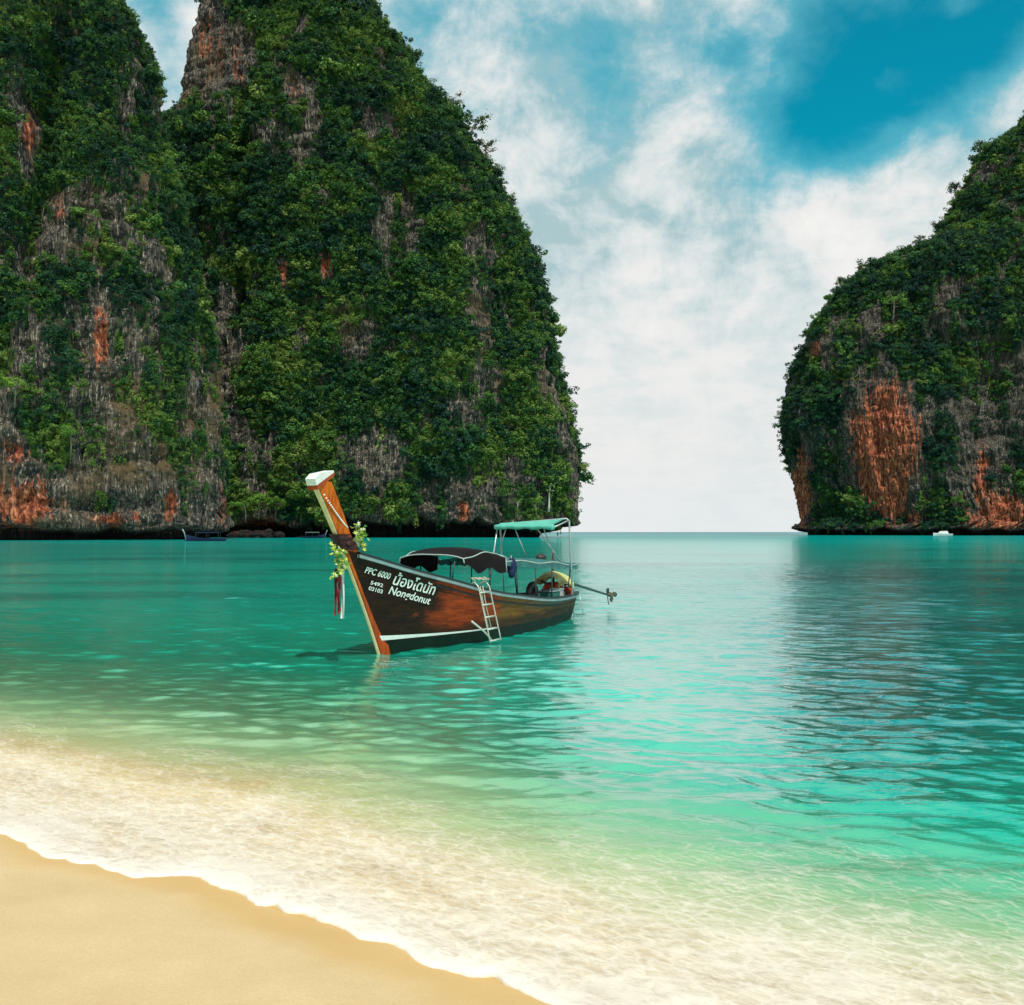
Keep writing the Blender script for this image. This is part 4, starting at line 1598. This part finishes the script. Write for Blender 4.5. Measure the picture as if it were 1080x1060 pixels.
def build_engine():
    e = empty('engine', (0, 0, 0))
    e.parent = boat
    b = MB()
    b.box((.62, .12, .66), (.62, .46, .34), bev=.03)
    b.box((.62, .12, .90), (.50, .34, .18), bev=.03)
    b.tube([(.9, .12, .86), (1.06, .12, .86)], .11, 12)
    b.box((.62, .12, .46), (.8, .2, .08))
    for k in range(5):
        b.tube([(.42 + .1 * k, .30, .84), (.42 + .1 * k, .37, .80)], .03, 8)
    b.build('engine_block', M['redp'], e)
    c = MB()
    rws = []
    for i in range(9):
        t = i / 8
        rws.append([(.22 + .86 * t, .12 + .40 * q, 1.16 + .10 * math.sin(PI * t) * (1 - q * q) - .20 * abs(q) ** 3 + .03 * math.sin(6 * t + 4 * q)) for q in [-1 + k / 5 for k in range(11)]])
    c.sheet(rws, thick=(0, 0, -.02))
    c.tube([(.24, .50, .98), (.22, .50, .70)], .03, 8)
    c.tube([(1.05, .46, 1.0), (1.05, .46, .70)], .022, 8)
    c.build('engine_cover', M['yellow'], e)
    b = MB()
    b.tube([(.35, .0, .95), (.30, -.05, 1.35), (.22, -.06, 1.75)], .035, 9)
    b.ball((.5, -.3, 1.62), .14, 9, 6, (1.3, 1, .8), .2)
    b.build('exhaust_pipe', M['iron'], e)
    b = MB()
    b.tube([(1.25, .05, 1.05), (.7, .12, .9), (.1, .14, .93), (-.1, .16, .92)], .03, 8)
    b.build('tiller_arm', M['iron'], e)
    # the long tail itself
    A = Vector((-.02, .18, .98))
    Bp = Vector((-3.05, .34, .42))
    s = MB()
    s.tube([A, A + (Bp - A) * .35, A + (Bp - A) * .7, Bp], [.045, .040, .034, .028], 10)
    s.tube([A - (Bp - A) * .08, A + (Bp - A) * .1], .075, 10)
    s.build('tail_shaft', M['shaft'], e)
    d = (Bp - A).normalized()
    rt = d.to_track_quat('Z', 'Y').to_matrix()
    p = MB()
    p.tube([Bp - d * .05, Bp + d * .14], [.045, .03], 10)
    for k in range(3):
        an = 2 * PI * k / 3 + .5
        rws = []
        for i in range(6):
            r_ = .03 + .15 * i / 5
            w = .075 * math.sin(PI * (.18 + .74 * i / 5))
            row = []
            for q in (-1, -.3, .3, 1):
                loc = Vector((math.cos(an) * r_ - math.sin(an) * w * q, math.sin(an) * r_ + math.cos(an) * w * q, .05 + w * q * .55))
                row.append(Bp + rt @ loc)
            rws.append(row)
        p.sheet(rws, thick=tuple(d * .012))
    p.build('propeller', M['bronze'], e)
    g = MB()
    q0 = Bp - d * .25
    g.tube([q0, q0 + Vector((-.06, 0, -.22)), q0 + Vector((-.14, .0, -.30))], .014, 6)
    g.box(tuple(q0 + Vector((-.02, 0, .11))), (.20, .02, .16), bev=.008)
    g.build('skeg', M['iron'], e)
    st = MB()
    for y in (-.14, .38):
        st.tube([(.10, y, .6), (.02, .12, 1.0)], .03, 8)
    st.box((.05, .12, .96), (.16, .20, .10), bev=.02)
    st.build('engine_mount', M['iron'], e)


build_engine()

# benches across the hull
for bx_ in (2.2, 3.4, 4.6, 5.8):
    b = MB()
    u = u_of(bx_, .5)
    w = hy(u, .55) - 0.06
    b.box((bx_, 0, .56), (.26, 2 * w, .035), bev=.008)
    b.build('bench', M['deck'], boat)
# low stirrup at the stern, reaching the water
b = MB()
b.tube([(-.10, .30, .62), (-.22, .34, .12), (-.22, .34, .02)], .014, 6)
b.tube([(-.10, .56, .60), (-.20, .62, .12), (-.22, .34, .10)], .014, 6)
b.tube([(-.20, .62, .12), (-.52, .55, .07), (-.22, .34, .10)], .016, 6)
b.build('stern_step', M['steel'], boat)


def on_boat(name, label, cat, loc, group=None):
    w = BM @ Vector(loc)
    o = empty(name, w, BRZ)
    return tag(o, label, cat, group)


# --- boarding ladder on the port side
def build_ladder():
    L0 = Vector((6.1, 1.0, 0))
    t = on_boat('boarding_ladder', 'pale metal boarding ladder hooked over the side of the longtail boat', 'ladder', L0)

    def rel(p):
        return Vector(p) - L0
    xa, xb = 6.38, 5.92
    zt = 1.21
    for x0, x1 in ((xa, 6.10), (xb, 5.62)):
        s_ = MB()
        pts = [(x0 - .02, .74, zt - .10), (x0 - .01, .80, zt + .02), (x0, .92, zt + .07), (x0, 1.01, zt - .03)]
        for k in range(7):
            q = k / 6
            pts.append((x0 + (x1 - x0) * q, 1.03 + .10 * q, zt - .12 - (zt - .16) * q))
        s_.tube([rel(p) for p in pts], .015, 8)
        s_.build('side_rail', M['ladder'], t)
    for k, q in enumerate((.02, .26, .50, .74, .97)):
        s_ = MB()
        z = zt - .12 - (zt - .16) * q
        y = 1.03 + .10 * q
        s_.tube([rel((xa + (6.10 - xa) * q, y, z)), rel((xb + (5.62 - xb) * q, y, z))], .017, 8)
        s_.build('rung', M['ladder'], t)
    s_ = MB()
    s_.tube([rel((6.66, 1.0, .52)), rel((6.30, 1.08, .30)), rel((6.02, 1.12, .09))], .02, 8)
    s_.build('stay', M['ladder'], t)
    s_ = MB()
    for o in (0, .11):
        s_.tube([rel((6.30 - o, 1.00, 1.20)), rel((6.22 - o, 1.05, .72)), rel((6.10 - o, 1.1, .30))], .012, 6)
    s_.build('rope_lashing', M['rope'], t)


build_ladder()


# --- flowers and ribbons on the prow
def garland(label, pts, r, n, seed):
    r_ = random.Random(seed)
    t = on_boat('flower_garland', label, 'garland', pts[0], 'flower garlands tied to the prow')
    o = Vector(pts[0])
    yb, wb, gb = MB(), MB(), MB()
    P = [Vector(p) for p in pts]
    for i in range(n):
        q = r_.random() * (len(P) - 1)
        k = min(int(q), len(P) - 2)
        c = P[k].lerp(P[k + 1], q - k) - o
        c += Vector((r_.gauss(0, 1), r_.gauss(0, 1), r_.gauss(0, 1))) * r
        mb = (yb, yb, wb, gb)[r_.randrange(4)]
        a0 = r_.random() * 6
        ax = Vector((r_.gauss(0, 1), r_.gauss(0, 1) + .4, r_.gauss(0, 1) + .4)).normalized()
        u_ = ax.orthogonal().normalized()
        v_ = ax.cross(u_)
        s = .030 + .018 * r_.random()
        vs, fs = [c + ax * s * .2], []
        for j in range(10):
            an = a0 + 2 * PI * j / 10
            rr = s * (1.15 if j % 2 else .55)
            vs.append(c + (u_ * math.cos(an) + v_ * math.sin(an)) * rr + ax * s * (.35 if j % 2 else 0))
        for j in range(10):
            fs.append((0, 1 + j, 1 + (j + 1) % 10))
        mb.add(vs, fs)
        mb.ball(c, s * .35, 6, 4)
    yb.build('blossom', M['flower'], t)
    wb.build('blossom', M['flowerw'], t)
    gb.build('leaves', M['leafg'], t)


garland('yellow green flower garland tied behind the neck of the boat prow', [(9.30, .12, 2.42), (9.20, .15, 2.30), (9.28, .14, 2.18), (9.15, .15, 2.02)], .045, 90, 3)
garland('yellow green flower garland hanging in front of the boat prow', [(9.88, .10, 2.02), (9.78, .12, 1.86), (9.74, .12, 1.70), (9.86, .10, 1.55)], .050, 110, 4)


def ribbons():
    for nm, lab, mat, base, length, n, seed in (('ribbon', 'bunch of maroon ribbons hanging from the prow of the longtail boat', M['ribbonred'], (9.80, .06, 1.66), .78, 7, 5),
                                               ('ribbon', 'long pale ribbon hanging beside the maroon ones on the prow', M['ribbonwhite'], (9.68, .13, 1.80), 1.08, 2, 6)):
        r_ = random.Random(seed)
        t = on_boat(nm, lab, 'ribbon', base)
        b = MB()
        for k in range(n):
            ox, oy = r_.gauss(0, .045), r_.gauss(0, .03)
            ln = length * (.82 + .25 * r_.random())
            w = .022
            a = r_.random() * PI
            rws = []
            for i in range(13):
                q = i / 12
                z = -ln * q
                xx = ox * (.4 + .8 * q) - .05 * q + .018 * math.sin(7 * q + k)
                yy = oy * (.4 + .8 * q) + .015 * math.sin(6 * q + 2 * k)
                an = a + q * 1.3
                rws.append([(xx - w * math.cos(an), yy - w * math.sin(an), z), (xx + w * math.cos(an), yy + w * math.sin(an), z)])
            b.sheet(rws, thick=(.002, .002, 0))
        b.build('strand', mat, t)


ribbons()


# --- loose things aboard
def tyre(loc, R_, r_, label):
    t = on_boat('tyre_fender', label, 'tyre', loc)
    vs, fs = [], []
    for i in range(28):
        a = 2 * PI * i / 28
        for j in range(10):
            q = 2 * PI * j / 10
            rr = R_ + r_ * math.cos(q)
            vs.append((rr * math.cos(a), r_ * .9 * math.sin(q), rr * math.sin(a) + R_ + r_))
    for i in range(28):
        for j in range(10):
            fs.append((i * 10 + j, ((i + 1) % 28) * 10 + j, ((i + 1) % 28) * 10 + (j + 1) % 10, i * 10 + (j + 1) % 10))
    b = MB()
    b.add(vs, fs, True)
    b.build('rubber', M['black'], t)
    b = MB()
    b.tube([(0, .0, 2 * R_ + r_ * 2 + .02), (.03, .02, 2 * R_ + .25)], .012, 6)
    b.build('lashing', M['rope'], t)


tyre((3.0, .62, .62), .17, .085, 'black tyre standing inside the boat below the teal awning')
t = on_boat('cool_box', 'white cool box at the stern beside the red engine', 'cool box', (1.15, .45, .56))
b = MB(); b.box((0, 0, .13), (.30, .26, .26), bev=.025); b.build('box', M['white'], t)
b = MB(); b.box((0, 0, .29), (.32, .28, .05), bev=.018); b.build('lid', M['white'], t)
b = MB(); b.tube([(-.1, .15, .22), (-.1, .18, .12), (.1, .18, .12), (.1, .15, .22)], .01, 6); b.build('handle', M['rail'], t)
t = on_boat('fuel_can', 'red fuel can at the very stern of the longtail boat', 'fuel can', (.38, .42, .52))
b = MB(); b.box((0, 0, .17), (.20, .26, .34), bev=.035); b.build('can', M['redp'], t)
b = MB(); b.tube([(0, -.08, .34), (0, -.06, .40), (0, .06, .40), (0, .08, .34)], .014, 7); b.build('handle', M['redp'], t)
b = MB(); b.tube([(.05, .1, .33), (.05, .1, .38)], .028, 9); b.build('cap', M['black'], t)
t = on_boat('cloth_bundle', 'navy cloth bundle hung at the joint of the two awnings', 'bundle', (4.45, .80, 1.42))
b = MB(); b.ball((0, 0, .12), .15, 12, 9, (1, .75, 1.15), .35); b.ball((.05, .02, -.02), .10, 10, 7, (1, .8, 1.2), .35); b.build('cloth', M['navy'], t)
b = MB(); b.tube([(0, 0, .25), (0, -.02, .36)], .012, 6); b.build('tie', M['rope'], t)
t = on_boat('storage_box', 'low green wooden box inside the boat ahead of the engine', 'box', (1.75, .52, .54))
b = MB(); b.box((0, 0, .14), (.5, .34, .28), bev=.015); b.build('crate', M['inner'], t)
b = MB(); b.box((0, 0, .295), (.53, .37, .03), bev=.01); b.build('lid', M['rail'], t)
t = on_boat('life_vest', 'dark life vest lying on the rail bench amidships', 'life vest', (4.5, .62, .72))
b = MB(); b.ball((0, 0, .08), .13, 10, 7, (1.3, .8, .8), .3); b.build('foam', M['black'], t)
b = MB(); b.tube([(-.12, .02, .1), (0, .09, .15), (.12, .02, .1)], .018, 6); b.build('strap', M['orangecloth'], t)
# coil of pale rope over the rail by the ladder
t = on_boat('rope_coil', 'pale rope looped over the rail above the boarding ladder', 'rope', (6.15, .92, 1.26))
b = MB()
pts = []
for i in range(70):
    q = i / 69
    pts.append((.30 - .62 * q + .06 * math.sin(q * 22), .05 * math.cos(q * 26), .05 + .055 * abs(math.sin(q * 13))))
b.tube(pts, .013, 6)
b.build('rope', M['rope'], t)


# ------------------------------------------------------------------ far boats
def at(px, Y):
    return (px - 540) / F * Y


def far_longtail(label, px, Y, ln, rz, hullm, roofm, prowm):
    t = empty('moored_boat', (at(px, Y), Y, 0), rz)
    tag(t, label, 'boat', 'boats moored under the cliffs')
    b = MB()
    rws = []
    for i in range(17):
        u = i / 16
        x = (u - .5) * ln
        w = .95 * min(1, .55 + 1.2 * u) * (1 - max(0, (u - .55) / .45) ** 2 * .97)
        g = .75 + 1.3 * max(0, u - .4) ** 2 * 2
        rws.append([(x, -w, g), (x + .2 * u, -w * .75, 0), (x, 0, -.3), (x + .2 * u, w * .75, 0), (x, w, g)])
    b.sheet(rws)
    b.build('hull', hullm, t)
    b = MB()
    b.tube([(ln * .49, 0, .3), (ln * .53, 0, 2.0), (ln * .58, 0, 3.0)], [.14, .13, .18], 8)
    b.build('prow', prowm, t)
    b = MB()
    rr = []
    for i in range(9):
        x = -ln * .36 + ln * .6 * i / 8
        rr.append([(x, 1.0 * q, 2.25 - .14 * q * q) for q in (-1, -.5, 0, .5, 1)])
    b.sheet(rr, thick=(0, 0, -.06))
    b.build('canopy', roofm, t)
    for x in (-ln * .34, -.5, ln * .22):
        for y in (-.85, .85):
            b = MB()
            b.tube([(x, y, .5), (x, y, 2.15)], .05, 6)
            b.build('canopy_post', M['dkpole'], t)
    b = MB()
    b.tube([(-ln * .48, 0, .9), (-ln * .75, .2, .3)], .06, 6)
    b.build('tail_shaft', M['iron'], t)


far_longtail('dark blue moored longtail at the foot of the left cliff', 217, 236, 10.0, PI, M['navy'], M['navy'], M['rail'])
far_longtail('pale roofed moored boat under the middle cliff behind the orange prow', 331, 355, 8.5, 0.15, M['navy'], M['rail'], M['rail'])

t = empty('speedboat', (at(994, 560), 560, 0), PI + .1)
tag(t, 'white speedboat passing below the right cliff', 'boat', 'boats moored under the cliffs')
b = MB()
rws = []
for i in range(17):
    u = i / 16
    x = (u - .5) * 11.5
    w = 1.5 * (1 - max(0, (u - .45) / .55) ** 2.2)
    g = 1.15 + .55 * u
    rws.append([(x, -w, g), (x, -w * .82, 0), (x, 0, -.4), (x, w * .82, 0), (x, w, g)])
b.sheet(rws)
b.sheet([[r[0], ((r[0][0]), 0, r[0][2] + .05), r[4]] for r in rws])
b.build('hull', M['white'], t)
b = MB()
b.prism([(-3.2, 1.3), (2.2, 1.6), (.9, 2.75), (-2.6, 2.85)], -1.05, 1.05)
b.build('cabin', M['white'], t)
b = MB()
b.prism([(2.0, 1.72), (1.02, 2.6), (.98, 2.6), (1.94, 1.72)], -.95, .95)
b.build('windscreen', M['darkrail'], t)
for y in (-.5, .5):
    b = MB()
    b.box((-6.0, y, 1.0), (.6, .45, 1.1), bev=.1)
    b.build('outboard_motor', M['black'], t)


# ------------------------------------------------------------------ single trees on the ridges
def make_tree(label, loc, h, lean, seed, spread, nleaf, group, name='ridge_tree', barkm=None, leafm=None):
    r = np.random.default_rng(seed)
    q = random.Random(seed)
    t = empty(name, loc, q.random() * .6)
    tag(t, label, 'tree', group)
    b = MB()
    top = Vector((lean[0] * h, lean[1] * h, h))
    trunk = [Vector((0, 0, -2.5)), Vector((0.02 * h, 0, 0)), top * .35 + Vector((q.gauss(0, .03) * h, 0, .04 * h)), top * .7]
    b.tube(trunk, [.045 * h, .036 * h, .028 * h, .014 * h], 7)
    tips = [top * .75]
    for k in range(8):
        s = top * (.35 + .4 * q.random())
        an = q.random() * 2 * PI
        rr = spread * h * (.25 + .35 * q.random())
        e = s + Vector((math.cos(an) * rr + lean[0] * h * .2, math.sin(an) * rr, h * (.05 + .28 * q.random())))
        m = (s + e) / 2 + Vector((0, 0, -.03 * h))
        b.tube([s, m, e], [.016 * h, .011 * h, .005 * h], 5)
        tips += [e, m.lerp(e, .6)]
    b.build('trunk', barkm or bark, t)
    tp = np.array([tuple(v) for v in tips])
    k = r.integers(0, len(tp), nleaf)
    dv = r.normal(size=(nleaf, 3)) * np.array([1, 1, .6])
    c = tp[k] + dv * 0.085 * h
    n = dv + np.array([0, 0, .9])
    V, Q = leaf_quads(c, n, h * (.05 + .035 * r.random(nleaf)), r)
    me = mesh_np('crown', V, Q)
    fattr(me, 'leafrand', np.repeat(r.random(nleaf), 4))
    link_me('crown', me, leafm or tree_leaf, t)


def cliff_point(key, px, py):
    P = CL[key]['P'].reshape(-1, 3)
    q = (P[:, 0] / P[:, 1] * F + 540 - px) ** 2 + (HOR - (P[:, 2] - EYE) / P[:, 1] * F - py) ** 2
    near = np.argsort(q)[:12]
    return P[near[np.argmin(P[near, 1])]]


def ridge_point(key, py, side):
    """point of the cliff's outline at the height the photograph row py has there"""
    d = CL[key]
    P = d['P']
    zz = (HOR - py) / F * d['D'] + EYE
    i = int(np.argmin(np.abs(P[:, 0, 2] - zz)))
    row = P[i]
    pr = row[:, 0] / row[:, 1]
    j = int(np.argmax(pr) if side > 0 else np.argmin(pr))
    return row[j]


TREES = [('cliff_middle', 158, 1, 13, (.35, 0), .75, 420, 'leaning sparse tree jutting into the cloud from the middle cliff'),
         ('cliff_middle', 182, 1, 10, (.30, 0), .6, 380, 'small crooked tree just below the leaning one on the middle cliff'),
         ('cliff_middle', 52, 1, 8, (.12, 0), .7, 500, None), ('cliff_middle', 76, 1, 9, (.15, 0), .7, 500, None), ('cliff_middle', 106, 1, 8, (.1, 0), .7, 460, None),
         ('cliff_middle', 128, 1, 9, (.2, 0), .7, 460, None), ('cliff_middle', 205, 1, 8, (.2, 0), .7, 480, None), ('cliff_middle', 226, 1, 8, (.1, 0), .7, 480, None),
         ('cliff_right', 168, -1, 15, (-.08, 0), .5, 480, None), ('cliff_right', 208, -1, 14, (-.1, 0), .5, 480, None), ('cliff_right', 243, -1, 14, (-.05, 0), .5, 480, None),
         ('cliff_right', 256, -1, 13, (0, 0), .5, 480, None), ('cliff_right', 266, -1, 14, (0, 0), .5, 480, None), ('cliff_right', 284, -1, 12, (0, 0), .6, 480, None), ('cliff_right', 300, -1, 12, (-.1, 0), .6, 480, None)]
for i, (key, py, side, h, lean, sp, nl, lab) in enumerate(TREES):
    p = ridge_point(key, py, side)
    g = None
    if lab is None:
        if key == 'cliff_middle':
            lab, g = 'rounded tree standing out on the skyline edge of the middle cliff', 'skyline trees of the middle cliff'
        else:
            lab, g = 'upright tree standing out on the skyline edge of the right cliff', 'skyline trees of the right cliff'
    make_tree(lab, (p[0] - side * 1.0, p[1] - 1.0, p[2]), h, lean, 300 + i, sp, nl, g)

pale_bark = simple('pale_bark', (0.52, 0.48, 0.40), 0.9, var=0.25, scale=1.0)
bright_leaf = leaf_material('bright_leaves', [(0.0, (0.06, 0.20, 0.022)), (1.0, (0.22, 0.36, 0.045))], by_inst=False)
FACE = [('cliff_middle', 566, 546, 10, (-.10, -.12), .45, 260, 'pale straight trunked tree just above the green stern awning', None, 1),
        ('cliff_middle', 578, 533, 13, (.02, -.15), .5, 300, 'tallest pale trunked tree right of the stern awning on the middle cliff', None, 1),
        ('cliff_middle', 545, 540, 5, (.05, -.12), .5, 200, 'short pale trunked tree above the left end of the stern awning', None, 1),
        ('cliff_middle', 262, 541, 8, (-.1, -.3), .9, 620, 'bright green spreading tree over the boulders where two cliffs meet', 'bright trees over the boulders', 0),
        ('cliff_middle', 276, 538, 9, (.1, -.3), .9, 700, 'bright green spreading tree over the boulders where two cliffs meet', 'bright trees over the boulders', 0),
        ('cliff_middle', 292, 540, 7, (.1, -.3), .9, 560, 'bright green spreading tree over the boulders where two cliffs meet', 'bright trees over the boulders', 0),
        ('cliff_left', 20, 415, 7, (.1, -.3), .9, 700, 'big bright green bushy tree high on the left cliff at the frame edge', None, 0),
        ('cliff_left', 82, 470, 6, (.2, -.3), .9, 620, 'bright green tree leaning out above the rusty foot of the left cliff', None, 0),
        ('cliff_right', 938, 332, 15, (0, -.2), .9, 700, 'brightest green tree on the ledge above the red scar', None, 0),
        ('cliff_right', 1004, 532, 9, (0, -.3), .9, 560, 'low green tree near the water above the white speedboat', None, 0)]
for i, (key, px, py, h, lean, sp, nl, lab, g, pale) in enumerate(FACE):
    p = cliff_point(key, px, py)
    make_tree(lab, (p[0], p[1] - (.6 if pale else 2.8), p[2] - (0 if pale else .15 * h)), h, lean, 700 + i, sp, nl, g, 'cliff_tree', pale_bark if pale else bark, bright_leaf)


# ------------------------------------------------------------------ fallen rocks at the foot of the cliffs
def boulder(px, Y, s, z, label, seed, group):
    r = np.random.default_rng(seed)
    n, mm = 22, 14
    th = np.linspace(0, PI, mm)[:, None]
    ph = np.linspace(0, 2 * PI, n, endpoint=False)[None]
    x, y, zz = np.sin(th) * np.cos(ph), np.sin(th) * np.sin(ph), np.cos(th) * np.ones_like(ph)
    d = 1 + .35 * fbm(x * 1.4 + seed, y * 1.4, zz * 1.4, 4, seed)
    V = np.stack([x * d * s * 1.5, y * d * s, zz * d * s * .8], -1).reshape(-1, 3)
    me = mesh_np('boulder', V, grid_quads(mm, n, True)[:, ::-1])
    fattr(me, 'stain', np.full(len(V), .45))
    fattr(me, 'veg', np.full(len(V), .1))
    o = link_me('boulder', me, rock_a)
    o.location = (at(px, Y), Y, z)
    o.rotation_euler = (0, 0, r.random() * 3)
    tag(o, label, 'boulder', group)


for i, (px, Y, s) in enumerate([(258, 368, 2.6), (271, 364, 2.2), (282, 366, 2.8), (294, 365, 2.0), (248, 366, 1.8)]):
    boulder(px, Y, s, 1.0, 'brown fallen boulder at the waterline between the left and middle cliffs', 60 + i, 'boulders at the foot of the cliffs')
